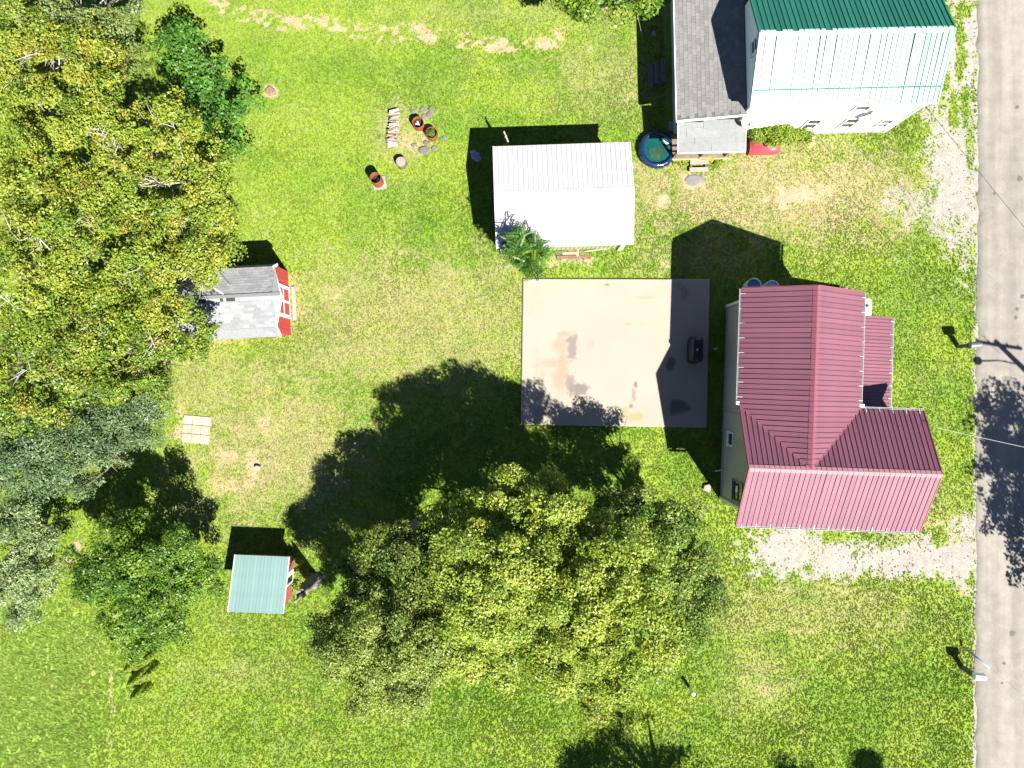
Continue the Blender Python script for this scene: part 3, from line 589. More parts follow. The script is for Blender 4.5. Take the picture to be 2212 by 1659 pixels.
# doors with white framing
dr = MB().box(-.016, .02, -2.32, -.92, .08, 1.98).build('door', white_paint, shed)
for y0 in (-2.24, -1.56):
    for z0 in (.22, 1.12): MB().box(.018, .032, y0, y0 + .56, z0, z0 + .72).build('door_panel', red, dr, bevel=.012)
for ya in (-2.36, -.88): MB().box(-.01, .04, ya - .05, ya + .05, .05, 2.08).build('door_trim', white_paint, shed)
MB().box(-.01, .04, -2.40, -.84, 2.0, 2.12).build('door_trim', white_paint, shed)
pale = [mat('pale_shingle_%d' % i, c, rough=.9, var=.12, scale=12, bump=.3, bscale=60) for i, c in enumerate(((.185, .19, .20), (.205, .21, .22), (.165, .17, .18), (.22, .225, .235)))]
rf = MB(); ext = [.0, .02, .5, .02, .0]
pr = [(e, y, z) for e, (y, z) in zip(ext, prof)]
for a, b in zip(pr[:-1], pr[1:]):
    rf.prism([(a[0], a[1], a[2]), (b[0], b[1], b[2]), (-LN - .15, b[1], b[2]), (-LN - .15, a[1], a[2])], (0, 0, .045))
rf = rf.build('roof', mat('pale_underlay', (.175, .18, .19), rough=.95), shed)
for k_, (a, b) in enumerate(zip(prof[:-1], prof[1:])):
    up = k_ < 2; e0, e1 = (a, b) if up else (b, a)
    v_ = Vector((0, e1[0] - e0[0], e1[1] - e0[1])); vl = v_.length; v_.normalize()
    ua = Vector((1, 0, 0)) if not up else Vector((-1, 0, 0)); n_ = ua.cross(v_)
    xe = (.02 if k_ in (0, 3) else .1)
    org = (-LN - .1, e0[0], e0[1] + .048) if not up else (xe, e0[0], e0[1] + .048)
    lim = 90 if k_ in (1, 2) else 50
    shingle_roof(rf, org, ua, v_, n_, LN + .1 + xe, vl + (.0 if k_ in (0, 3) else -.02), pale, tab=.3, course=.135, limit=145 if k_ in (1, 2) else 5,
                 near=(0, a[0] if up else b[0], 2.6), miss=[(3.4, 9, .9), (4.55, 9, .16), (5.0, 9, .3)] if k_ == 2 else ())
# extra prow triangles of the roof and white rake boards
for a, b in zip(pr[:-1], pr[1:]): trim(rf, (a[0] + .03, a[1], a[2] + .0), (b[0] + .03, b[1], b[2] + .0), .04, .13, white_paint, 'rake_board')
tri = MB(); tri.prism([(.10, prof[1][0], prof[1][1] + .06), (.5, prof[2][0], prof[2][1] + .06), (.10, prof[2][0], prof[2][1] + .06)], (0, 0, .012)).prism([(.10, prof[3][0], prof[3][1] + .06), (.5, prof[2][0], prof[2][1] + .06), (.10, prof[2][0], prof[2][1] + .061)], (0, 0, .012)).build('prow_shingles', pale[1], rf)
ry_, rz_ = prof[2][0], prof[2][1] + .075
cap_strip(rf, (.48, ry_, rz_), (-LN - .1, ry_, rz_), (0, -1.3, -.5), (0, 1.3, -.5), .15, mat('tar_strip', (.02, .02, .022), rough=.8), 'tar_strip', lift=.0)
capm = [MB().prism([(0, 0, .008), (0, sg * .165, -.05), (.138, sg * .165, -.05), (.138, 0, .008)], (0, 0, .012)).mesh('cap_shingle', pale[3 if sg < 0 else 1]) for sg in (-1, 1)]
for i in range(43):
    x = .36 - i * .14
    for q, sg in enumerate((-1, 1)):
        d_ = .5 - x
        if sg < 0 and (2.1 < d_ < 2.55 or 2.75 < d_ < 2.9 or 3.6 < d_ < 5.0) and random.random() < .9: continue
        link('cap_shingle', capm[q], rf, (x, ry_, rz_ + .012 + random.uniform(0, .003)))
tag(MB().box(-.1, .1, -.85, .85, .12, .16).build('ramp_board', greywood, loc=P(636, 656, 0) , rot=(0, 0, R(3))), 'long pale board lying before the red shed doors', 'board')
bpy.data.objects['ramp_board'].location.z = -.08

# ---------------------------------------------------------------- small teal roofed shed
teal = mat('teal_metal', (.17, .265, .25), rough=.4, var=.08, scale=1.2, rand=.05, spec=.5, bump=.05, bscale=1.6)
coop = empty('garden_shed', GP(-573, 353, 0), R(-2.3), 'small shed with sloping teal metal roof and red plank walls', 'shed')
barn2 = mat('faded_red_plank', (.34, .085, .085), rough=.75, var=.15, scale=5, rand=.15)
z1, z2 = 1.5, 2.08
MB().box(.24, 2.38, -2.34, -.3, .02, 1.38).build('wall', barn2, coop)
MB().prism([(2.36, -.31, 1.381), (2.36, -2.33, 1.381), (2.36, -2.33, 1.92), (2.36, -.31, 1.47)], (-2.1, 0, 0)).build('upper_wall', barn2, coop)
for i in range(11):
    z = .05 + i * .15; ya = -.3 if z < 1.3 else -.3 - (z - 1.3) / .225 * 1.0
    if ya < -2.2: break
    MB().box(2.382, 2.405, -2.35, -1.62, z, z + .14).build('plank', barn2, coop)
    if ya > -.9: MB().box(2.382, 2.405, -.92, ya, z, z + .14).build('plank', barn2, coop)
dr = MB().box(2.383, 2.42, -1.6, -.94, .08, 1.62).build('door', white_paint, coop)
MB().box(2.42, 2.432, -1.5, -1.2, .25, 1.4).build('door_panel', glass, dr)
rf = MB().prism([(.03, -.03, z1 - .07), (2.57, -.03, z1 - .07), (2.57, -2.54, z2 - .07), (.03, -2.54, z2 - .07)], (0, 0, .03)).build('roof', green_trim, coop)
panel_roof(rf, (2.6, 0, z1), (-1, 0, 0), [(2.6, 0, z1), (0, 0, z1), (0, -2.57, z2), (2.6, -2.57, z2)], teal, wd=.16, rib=.016, minor=0, tilt=.004)
trim(rf, (2.612, 0, z1 - .02), (2.612, -2.57, z2 - .02), .03, .1, white_metal, 'rake_trim'); trim(rf, (-.012, 0, z1 - .02), (-.012, -2.57, z2 - .02), .03, .1, white_metal, 'rake_trim')

# ---------------------------------------------------------------- small things
def bent(prof, n=28, mname=None): return MB().lathe(prof, n)
# inflatable pool
vinyl = mat('blue_vinyl', (.007, .018, .065), rough=.2, var=.25, scale=5, spec=.6, bump=.5, bscale=9)
pool = empty('inflatable_pool', P(1420, 323, 0) * 1.0, 0, 'round blue inflatable pool with green water beside the porch', 'pool')
pool.location = P(1420, 323, .25); pool.location.z = 0
MB().lathe([(.70, .02), (.86, .04), (.93, .14), (.94, .24), (.91, .36), (.83, .44), (.74, .43), (.68, .34), (.67, .2), (.66, .05), (0, .04)], 72, wob=lambda a, z: .016 * math.sin(24 * a + 3 * math.sin(3 * a)) + .012 * math.sin(31 * a + 9 * z)).build('ring', vinyl, pool)
MB().lathe([(.73, .30), (.4, .302), (0, .301)], 40).build('water', mat('pool_water', (.004, .045, .055), rough=.08, var=.35, scale=1.6, spec=.5, col2=(.008, .065, .055)), pool)
MB().lathe([(.0, .306), (.3, .304), (.33, .303)], 20, c=(-.08, -.2, 0), wob=lambda a, z: .06 * math.sin(3 * a) + .05 * math.sin(5 * a)).build('sediment', mat('pool_sediment', (.022, .055, .030), rough=.3, var=.4, scale=5), pool)
MB().bar((.2, .42, .33), (.5, .22, .36), .12, .02).build('float', white_paint, pool)
# covered grill on the patio
cover = mat('black_grill_cover', (.012, .012, .018), rough=.45, var=.4, scale=3, bump=.3, bscale=6)
g = empty('covered_grill', P(1503, 756, .6), R(-2), 'black covered barbecue grill standing on the patio edge', 'grill'); g.location.z = .08
V_ = []; F_ = []; rings = 9; n = 40
for j in range(rings):
    t_ = j / (rings - 1); z = 1.05 * math.sin(t_ * math.pi / 2) if j else 0
    if j == rings - 1: z = 1.06
    s = [1.0, 1.02, 1.0, .98, .96, .93, .86, .62, .0][j]; zz = [0, .2, .45, .65, .8, .92, 1.0, 1.05, 1.07][j]
    for k in range(n):
        a = 2 * math.pi * k / n; ca, sa = math.cos(a), math.sin(a); e = 5
        r = 1 / ((abs(ca) ** e + abs(sa) ** e) ** (1 / e)); fold = 1 + .02 * math.sin(9 * a + 3 * t_) * (1 - t_)
        V_.append((.29 * r * ca * s * fold + (-.02 if ca < 0 else 0), .64 * r * sa * s * fold, zz))
F_ = [(j * n + k, j * n + (k + 1) % n, (j + 1) * n + (k + 1) % n, (j + 1) * n + k) for j in range(rings - 1) for k in range(n)]
MB().add(V_, F_, True).build('cover', cover, g)
MB().prism([(-.30, -.5, .55), (-.315, .1, .55), (-.30, .42, .55), (-.24, .45, .95), (-.24, -.52, .95)], (-.02, 0, 0)).build('front_panel', mat('rusty_brown_panel', (.06, .028, .018), rough=.6, var=.5, scale=5), g)
MB().lathe([(0, 1.084), (.035, 1.08), (.045, 1.07)], 14, c=(-.06, -.02, 0)).build('badge', white_metal, g)
for y in (-.18, .18): MB().tube([(.3, y, .05), (.3, y, .75), (.42, y, .75), (.42, y, .05)], .02, 6).build('side_frame', mat('dull_steel', (.3, .29, .25), rough=.5, metal=.5), g)
tag(MB().lathe([(.06, 0), (.06, .36), (.045, .36), (.045, .02)], 16).build('vent_pipe', white_metal, loc=P(1544, 754, 0)), 'white plastic standpipe between the grill and house', 'pipe')

def barrel(px, py, r, h, label, base=None):
    b = empty('burn_barrel', P(px, py, h), 0, label, 'barrel', 'rusty burn barrels on the lawn'); b.location.z = 0
    rs = mat('rusty_steel', (.15, .042, .020), rough=.75, var=.45, scale=7, bump=.3, bscale=25, col2=(.24, .075, .038))
    prof = [(r, 0), (r * 1.0, h * .3), (r * 1.035, h * .33), (r, h * .36), (r, h * .64), (r * 1.035, h * .67), (r, h * .7), (r, h - .02), (r * 1.04, h), (r * .97, h), (r * .96, h - .03), (r * .96, .1)]
    MB().lathe(prof, 32).build('drum', rs, b)
    MB().lathe([(r * .955, h * .45), (r * .5, h * .52), (0, h * .48)], 24, wob=lambda a, z: .02 * math.sin(5 * a)).build('ash', mat('burn_ash', (.035, .02, .016), rough=.95, var=.8, scale=9), b)
    for i in range(3):
        a = random.uniform(0, 6.28); MB().bar((r * .5 * math.cos(a), r * .5 * math.sin(a), h * .56), (r * .1, -.05 * i, h * .6), .07, .04).build('scrap', mat('ash_scrap', (.5, .46, .4), var=.3), b)
    return b
barrel(902.5, 263.8, .275, .5, 'rusty half barrel nearest the firewood row'); b2 = barrel(932, 286.4, .275, .5, 'rusty half barrel with green weeds growing in it'); barrel(810.7, 383.8, .27, .88, 'tall rusty burn barrel alone on a square paver')
tag(MB().box(-.33, .33, -.33, .33, 0, .05).build('paver', mat('pale_paver', (.22, .205, .18), rough=.9, var=.2, scale=8), loc=P(820, 396, 0), rot=(0, 0, R(8)), bevel=.01), 'square pale paver under the tall burn barrel', 'paver')
# cut log round used as a seat
cl = empty('log_round', P(866.5, 350, .3), 0, 'pale round cut log standing near the burn barrel', 'log'); cl.location.z = 0
MB().lathe([(.27, 0), (.265, .15), (.27, .36), (.24, .37)], 26, wob=lambda a, z: .03 * math.sin(3 * a) + .015 * math.sin(7 * a)).build('bark', mat('log_bark', (.10, .075, .055), rough=.95, var=.4, scale=9), cl)
MB().lathe([(.25, .366), (.12, .374), (0, .37)], 26, wob=lambda a, z: .03 * math.sin(3 * a) + .015 * math.sin(7 * a)).build('cut_face', mat('log_face', (.23, .19, .175), rough=.85, var=.28, scale=6), cl)
# firewood row
fw = [mat('firewood_%d' % i, c, rough=.9, var=.3, scale=9, stretch=(1, 7, 7)) for i, c in enumerate(((.27, .22, .175), (.20, .155, .12), (.32, .28, .235)))]
logm = []
for i in range(6):
    n = random.choice((3, 4, 5)); r = random.uniform(.036, .058); a0 = random.random() * 6; Lh = random.uniform(.18, .26)
    poly = [(-Lh, r * (.7 + .5 * random.random()) * math.cos(a0 + 6.283 * k / n), r * (.7 + .5 * random.random()) * math.sin(a0 + 6.283 * k / n)) for k in range(n)]
    logm.append(MB().prism(poly, (2 * Lh, 0, 0)).mesh('firewood_log', fw[i % 3]))
for layer in range(3):
    for i in range(24 - layer):
        t_ = (i + layer * .5 + random.uniform(-.3, .3)) / 24
        p = P(850 + 3 * math.sin(t_ * 6) + random.uniform(-3, 3), 238 + 82 * t_, 0)
        o = link('firewood_log', random.choice(logm), None, (p.x, p.y,   .05 + layer * .08 + random.uniform(-.01, .01)), (random.uniform(0, 6), random.gauss(0, .04), random.gauss(R(6), .26)))
        tag(o, 'split pale firewood log stacked in the short row', 'log', 'firewood stacked in a row')
# flat field stones by the fire spot
stone = mat('grey_field_stone', (.125, .115, .115), rough=.9, var=.22, scale=9, bump=.4, bscale=20, rand=.12)
def flat_stone(px, py, rx, ry, h, label, mm=stone, group='flat stones around the fire spot', name='flat_stone', cat='stone'):
    n = 11; ph = random.random() * 6; mb = MB()
    def ring(s, z): return [((rx * s * (1 + .16 * math.sin(2 * a + ph) + .09 * math.sin(5 * a + ph * 2))) * math.cos(a), (ry * s * (1 + .16 * math.sin(3 * a + ph))) * math.sin(a), z) for a in [6.283 * k / n for k in range(n)]]
    vs = ring(1, -.03) + ring(1.02, h * .6) + ring(.82, h) + [(0, 0, h * 1.08)]
    fs = [(j * n + k, j * n + (k + 1) % n, (j + 1) * n + (k + 1) % n, (j + 1) * n + k) for j in range(2) for k in range(n)] + [(2 * n + k, 2 * n + (k + 1) % n, 3 * n) for k in range(n)]
    p = P(px, py, 0); return tag(mb.add(vs, fs).build(name, mm, loc=p), label, cat, group)
flat_stone(914, 238.6, .17, .16, .07, 'dark flat stone, upper left of the pair beyond the barrels')
flat_stone(931.5, 238, .14, .17, .08, 'dark flat stone, upper right of the pair beyond the barrels')
flat_stone(928, 247.5, .17, .13, .06, 'grey flat stone just below the upper pair beyond the barrels')
flat_stone(916, 252, .14, .12, .06, 'dusty flat stone right of the upper rusty half barrel')
flat_stone(892, 242, .13, .10, .06, 'small grey stone half sunk above the upper half barrel')
flat_stone(916.5, 325.4, .30, .20, .10, 'largest flat grey stone below the half barrels')
flat_stone(939, 321, .15, .13, .08, 'grey stone to the right of the largest flat stone')
flat_stone(922, 309, .16, .11, .07, 'grey stone just above the largest flat stone')
flat_stone(894, 314, .13, .10, .06, 'small mottled stone left of the largest flat stone')
flat_stone(961, 298, .13, .11, .05, 'lone small stone far right of the half barrels')
flat_stone(1500, 389, .44, .28, .05, 'wide grey stepping stone in front of the porch steps', mat('grey_slab_stone', (.15, .143, .14), rough=.9, var=.12, scale=5), None, 'stepping_stone')
pale_rock = mat('pale_rock', (.27, .245, .22), rough=.9, var=.2, scale=8, bump=.4)
flat_stone(1526, 1053, .23, .19, .16, 'pale rock near the maroon house corner', pale_rock, None, 'rock', 'rock')
flat_stone(557, 1010, .16, .15, .16, 'small white rock alone on the dry lawn', pale_rock, None, 'rock', 'rock')
flat_stone(1105, 564, .13, .16, .1, 'pale rock at the foot of the garage tree', pale_rock, None, 'rock', 'rock')
flat_stone(1412, 74, .11, .13, .08, 'pale rock in the shade west of the shingled wing', pale_rock, None, 'rock', 'rock')
tag(MB().bar((-.33, .27, .03), (.33, -.30, .03), .07, .035).build('board', greywood, loc=P(883, 318.5, 0)), 'short pale board lying beside the fire spot', 'board')
# clothesline post behind the garage
cp = empty('clothesline_post', P(1093, 297, 1.9), 0, 'wooden clothesline post behind the garage', 'post'); cp.location.z = 0
MB().bar((0, 0, 0), (0, 0, 2.1), .09, .09).build('post', greywood, cp); MB().bar((-.1, .25, 2.0), (.12, -.28, 2.0), .07, .07).build('crossarm', greywood, cp)
# paver platform left
pv = empty('paver_platform', P(425, 928, 0), R(-5), 'square of weathered pale slabs on the lawn by the trees', 'platform')
slab = mat('weathered_slab', (.34, .265, .205), rough=.9, var=.2, scale=4, rand=.16)
for i in range(3):
    for j in range(3): MB().box(-.68 + i * .46, -.68 + i * .46 + .44, -.68 + j * .46, -.68 + j * .46 + .44, -.02, .045 + random.uniform(0, .012)).build('slab', slab, pv, bevel=.012)
# junk boards by garage wall
for px, py, Ln, wd, rz, mm, lab in ((1240, 555.5, 1.75, .16, 1, mat('red_brown_board', (.16, .085, .07), rough=.9, var=.3, scale=6), 'long red brown plank on the ground below the garage wall'),
                                (1232, 547.5, .8, .13, 2, greywood, 'short pale board beside the red brown plank'), (1245, 543, .9, .1, -6, mat('rust_board', (.2, .09, .05), rough=.9, var=.4, scale=8), 'rusty brown board against the garage wall'),
                                (1210, 545, .5, .12, 4, darkwood, 'short dark board next to the garage tree'), (1290, 540, 1.3, .07, 8, greywood, 'long thin pale lath along the garage wall'), (1248, 546, .35, .06, 85, white_paint, 'small white stick lying across the boards')):
    tag(MB().box(-Ln / 2, Ln / 2, -wd / 2, wd / 2, 0, .04).build('board', mm, loc=P(px, py, 0), rot=(R(2), R(1.5), R(rz))), lab, 'board', 'boards by the garage wall')
# mailboxes
def mailbox(base, rz, boxm, label, L_=.5, doorm=None):
    o = empty('mailbox', base, rz, label, 'mailbox'); MB().box(-.09, .09, -.09, .09, -.1, 1.0).build('post', darkwood, o)
    MB().box(-.2, .3, -.07, .07, 1.0, 1.04).build('bracket', darkwood, o)
    pts = [(-.10 * 1.0, 1.04), (.10, 1.04), (.10, 1.14)] + [(.10 * math.cos(a), 1.14 + .1 * math.sin(a)) for a in [math.pi * k / 8 for k in range(1, 8)]] + [(-.10, 1.14)]
    s = 1.55
    MB().prism([(-L_ / 2 + .08, y * s, 1.04 + (z - 1.04) * s) for y, z in pts], (L_, 0, 0)).build('box', boxm, o)
    MB().prism([(L_ / 2 + .08, y * s * 1.03, 1.04 + (z - 1.04) * s * 1.03) for y, z in pts], (.02, 0, 0)).build('door', doorm or boxm, o)
    return o
mailbox(P(2078, 1441, 0), R(-4), white_paint, 'white mailbox on a post at the road edge, lower right')
mailbox(P(2069, 748.5, 0), R(4), mat('silver_box', (.16, .17, .185), rough=.4, metal=.4), 'silver mailbox on a dark post near the pole shadow', .5, darkwood)
# guy wire guard
gw = empty('guy_wire', P(2077, 1394, 0), 0, 'grey guy wire guard slanting up beside the white mailbox', 'guy wire')
gdir = Vector((.55, -.62, 1.25)).normalized()
MB().tube([Vector((0, 0, -.05)), gdir * 1.5], .055, 10).build('guard', mat('grey_plastic', (.35, .40, .44), rough=.4), gw)
MB().tube([gdir * 1.55, gdir * 8.2], .004, 5).build('wire', MATS['dull_steel'], gw)
MB().tube([(0, 0, -.05), (-.02, .02, .12)], .03, 6).build('anchor_rod', MATS['rusty_steel'], gw)
# white cleanout pipe in the lawn
cp2 = tag(MB().lathe([(.075, -.05), (.075, .66), (.095, .66), (.095, .74), (0, .75)], 16).build('cleanout_pipe', white_paint, loc=P(1490, 1486, 0)), 'short white pipe standing in the lower lawn', 'pipe')
# barrels behind maroon house
for k_, (px, py, lab) in enumerate(((1628, 617, 'white tub with blue lid behind the maroon house corner'), (1667, 622, 'plain white tub mostly hidden behind the maroon roof'))):
    o = empty('rain_tub', P(px, py, .8), 0, lab, 'tub'); o.location.z = 0
    MB().lathe([(.30, 0), (.34, .5), (.35, .85), (.37, .87), (.33, .87), (.32, .5)], 28).build('tub', white_paint, o)
    MB().lathe([(.33, .76), (.2, .8), (0, .79)], 20, wob=lambda a, z: .05 * math.sin(3 * a)).build('lid', mat('blue_lid', (.12, .22, .32), rough=.5, var=.3) if k_ == 0 else mat('white_lid', (.6, .6, .62), rough=.5), o)
hz = [P(1617, 622 - 14 * t_, .6) + Vector((.1 * math.sin(5 * t_), 0, 0)) for t_ in np.linspace(0, 1, 7)]
tag(MB().tube(hz, .02, 6).build('garden_hose', mat('yellow_hose', (.4, .28, .03), rough=.5)), 'yellow hose beside the white tubs', 'hose')
hz = [ghouse.matrix_basis @ Vector((-.95 + .38 * math.sin(t_), -1.0 + .1 * math.cos(t_ * 1.0) - .06 * t_ / 6, .47)) for t_ in np.linspace(0, 9, 26)]
tag(MB().tube(hz, .014, 5).build('garden_hose', MATS['yellow_hose']), 'yellow hose coiled at the porch deck edge', 'hose')
# propane tank by the road side wall
tk = empty('propane_tank', GP(754, -163, 0), R(-1.9), 'white rounded tank showing beside the maroon eave above the porch roof', 'tank')
MB().lathe([(0, -.5), (.16, -.48), (.25, -.40), (.28, -.28), (.28, .28), (.25, .40), (.16, .48), (0, .5)], 24).build('tank', white_metal, tk, loc=(0, 0, .45), rot=(R(90), 0, 0))
for y in (-.28, .28): MB().box(-.2, .2, y - .04, y + .04, 0, .22).build('foot', MATS['dull_steel'], tk)
MB().lathe([(0, .84), (.08, .82), (.09, .70)], 16).build('valve_dome', white_metal, tk)
# window air conditioner shape beside tank
# satellite dishes
def dish(foot, c, label, aim=(.25, -.75, .62), r=.27):
    o = empty('satellite_dish', foot, 0, label, 'satellite dish', 'satellite dishes'); c = Vector(c) - Vector(foot); aim = Vector(aim).normalized()
    q = aim.to_track_quat('Z', 'Y'); M = Matrix.Translation(c) @ q.to_matrix().to_4x4(); d = MB()
    d.lathe([(0, 0), (r * .35, .008), (r * .7, .035), (r, .075), (r, .065), (r * .7, .022), (0, -.012)], 30)
    ob = d.build('reflector', mat('dish_grey', (.27, .30, .335), rough=.5, var=.05), o); ob.matrix_local = M
    MB().tube([(0, 0, 0), c * .6 + Vector((0, 0, .05)), c - aim * .03], .022, 6).build('mast', MATS['dull_steel'], o)
    a = MB(); lo = q @ Vector((0, -r, .05)) + c; fo = c + aim * .36 + q @ Vector((0, -r * .9, 0)); a.tube([lo, fo], .014, 6).build('arm', MATS['dull_steel'], o)
    MB().bar(fo - aim * .05, fo + aim * .06, .09, .07).build('receiver', mat('receiver_grey', (.42, .42, .40)), o)
GH = ghouse.matrix_basis
gl = lambda gx_, gy_, h_: GP(gx_, gy_, h_)
dish(GP(717, -541, 2.6), GP(715.6, -530, 2.9), 'grey satellite dish mounted on the white wall between windows')
dish(GP(458, -518, 2.46), GP(465, -522, 2.85), 'pale satellite dish standing on the low porch roof', (.35, -.35, .86), .3)
# red plastic arch lying by the porch
rp = empty('plastic_slide_hood', P(1646, 318, 0), R(1), 'red curved plastic hood lying beside the porch under a bush', 'hood')
redp = mat('red_plastic', (.34, .045, .06), rough=.35, var=.06, scale=2)
n = 16; L_ = .78; outer = []; inner = []
for k in range(n + 1):
    a = math.pi * k / n; y = .40 * math.cos(a); z = .38 * math.sin(a) ** .8; outer.append((y, z)); inner.append((y * .95, z * .95))
mb = MB(); nn = n + 1
xs = [-L_, -L_ + .04, L_ - .3, L_ - .12, L_ + .06]; sc = [1.04, 1, 1, .95, .72]
for x, s in zip(xs, sc): mb.v += [(x + (.10 * (z / .38) if s > 1.02 else 0), y * s, z * s) for y, z in outer]
for x, s in zip(xs, sc): mb.v += [(x + (.10 * (z / .38) if s > 1.02 else 0), y * s * .95, z * s * .95) for y, z in outer]
K = len(xs) * nn
for off in (0, K):
    for i in range(len(xs) - 1):
        for k in range(n): mb.f.append((off + i * nn + k, off + i * nn + k + 1, off + (i + 1) * nn + k + 1, off + (i + 1) * nn + k)); mb.sm.append(True)
for k in range(n): mb.f.append((k, k + 1, K + k + 1, K + k)); mb.sm.append(False)
mb.build('hood', redp, rp)
MB().prism([(-.55, .06, .36), (-.47, .11, .36), (-.39, .06, .36), (-.47, .0, .36)], (0, 0, .035)).build('emblem', cover, rp)
# yard junk in shade
tag(MB().box(-.16, .16, -.24, .24, 0, .1).build('cinder_block', MATS['grey_block'], loc=P(1452, 274, 0)), 'grey block lying in the shade by the wing wall', 'block')
# mole hill
flat_stone(585, 198, .24, .22, .12, 'brown earth mound on the upper left lawn', mat('brown_earth', (.20, .12, .08), rough=1, var=.35, scale=10, bump=.6), None, 'earth_mound', 'mound')
# broken standing trunk
sn = empty('broken_tree_trunk', P(679, 1253, 0), 0, 'grey broken tree trunk standing beside the teal shed', 'trunk')
bark_pale = mat('pale_bark', (.17, .15, .135), rough=.9, var=.3, scale=5, bump=.5, bscale=14, stretch=(2, 2, .6))
mb = MB(); n = 16; prof = [(.42, 0), (.30, .25), (.25, .9), (.235, 1.7), (.24, 2.3)]
mb.lathe(prof, n, wob=lambda a, z: .14 * math.sin(3 * a + z) + .05 * math.sin(7 * a))
k0 = len(mb.v) - n
for k in range(n): x, y, z = mb.v[k0 + k]; mb.v[k0 + k] = (x, y, z + .35 * math.sin(2.2 * k) * math.sin(.4 * k))
c0 = len(mb.v); mb.v.append((0, 0, 1.9)); 
for k in range(n): mb.f.append((k0 + k, k0 + (k + 1) % n, c0)); mb.sm.append(False)
mb.build('trunk', bark_pale, sn)
for a in (.4, 3.6): MB().tube([(.25 * math.cos(a), .25 * math.sin(a), .25), (.5 * math.cos(a), .5 * math.sin(a), .06), (.75 * math.cos(a), .75 * math.sin(a), -.03)], [.14, .09, .03], 7).build('root', bark_pale, sn)
MB().tube([(.1, -.1, 2.0), (-.25, -.35, 2.35), (-.35, -.45, 2.4)], [.09, .06, .02], 7).build('branch_stub', bark_pale, sn)

# ---------------------------------------------------------------- utility pole (outside the right edge) and wires
pole_b = GP(1270, 130, 0); pole_t = GP(1228, 180, 9.0)
pole = empty('utility_pole', pole_b, 0, 'wooden utility pole with street lamp across the road', 'utility pole'); tp = pole_t - pole_b
polew = mat('pole_wood', (.14, .10, .075), rough=.9, var=.3, scale=6)
MB().tube([Vector((0, 0, -.3)), tp * .5, tp], [.16, .14, .115], 12).build('pole', polew, pole)
ca = tp * .965; MB().bar(ca + Vector((-1.1, .16, 0)), ca + Vector((1.1, -.16, 0)), .11, .12).build('crossarm', polew, pole)
for s_ in (-1, -.45, .45, 1): MB().lathe([(.03, 0), (.05, .05), (.03, .1), (.045, .14), (0, .16)], 10, c=ca + Vector((1.0 * s_, -.15 * s_, .07))).build('insulator', glass, pole)
la = tp * .78; MB().tube([la, la + Vector((-.9, .02, .25)), la + Vector((-1.75, .04, .2))], .03, 8).build('lamp_arm', MATS['dull_steel'], pole)
MB().lathe([(0, .12), (.13, .1), (.2, .02), (.18, -.06), (0, -.1)], 18, c=la + Vector((-1.95, .04, .18))).build('lamp_head', mat('lamp_grey', (.4, .4, .4)), pole)
wire_m = mat('bare_aluminium_wire', (.35, .35, .35), rough=.4, metal=.3); dark_wire = mat('black_wire', (.03, .03, .03), rough=.5)
def wire(name, a, b, sag, r, m_, label):
    a, b = Vector(a), Vector(b); pts = [a.lerp(b, i / 40) - Vector((0, 0, sag * 4 * (i / 40) * (1 - i / 40))) for i in range(41)]
    return tag(MB().tube(pts, r, 5).build(name, m_), label, 'wire')
wire('service_wire', P(1755, 232, 3.9), pole_t - Vector((.2, 0, .9)), .55, .010, wire_m, 'silver service wire from the white wall across the lawn')
wire('service_wire', P(2000, 230, 4.0), pole_t + Vector((-.5, .1, -.5)), .1, .009, dark_wire, 'thin dark wire from the green roof corner over the road')
wire('service_wire', P(2010, 921, 4.9), pole_t - Vector((0, .1, 1.2)), .35, .011, wire_m, 'silver service wire from the maroon gable to the road')

# ---------------------------------------------------------------- trees
leaf_m = attr_mat('tree_leaf', rough=.45, transl=.28, spec=.35)
def lin(*c): return np.array([srgb(*q) for q in c])
YEL = np.array([(.205, .22, .020), (.165, .205, .018), (.115, .17, .014), (.235, .215, .022), (.085, .145, .012), (.22, .175, .024), (.175, .205, .018), (.13, .18, .016), (.07, .12, .012), (.19, .215, .02)])
OLIVE = np.array([(.175, .20, .030), (.135, .17, .024), (.095, .135, .020), (.20, .225, .036)])
YGREEN = np.array([(.215, .245, .028), (.165, .21, .020), (.115, .165, .016), (.25, .27, .034)])
GREEN = np.array([(.07, .14, .012), (.05, .11, .010), (.10, .17, .015), (.04, .085, .010)])
DGREEN = np.array([(.055, .150, .018), (.036, .105, .014), (.085, .20, .022)])
BLUEG = np.array([(.115, .17, .070), (.08, .13, .05), (.15, .21, .095), (.055, .10, .035)])
PALE = np.array([(.17, .23, .09), (.12, .175, .06), (.21, .27, .11)])
BRIGHT = np.array([(.17, .26, .015), (.12, .20, .012), (.21, .29, .02)])
ORANGE = np.array([(.38, .15, .02), (.40, .22, .02), (.33, .09, .015)])
for _p in (YEL, OLIVE, YGREEN): _p *= np.array((1.26, 1.36, 1.6))
for _p in (GREEN, BLUEG, PALE): _p *= 1.15
bark = mat('tree_bark', (.20, .17, .14), rough=.9, var=.3, scale=5, bump=.4, bscale=14)
limb_pale = mat('pale_limb', (.36, .34, .31), rough=.85, var=.25, scale=6)
WOOD = 'trees of the wood along the left edge'; MIDG = 'trees clustered below the patio'
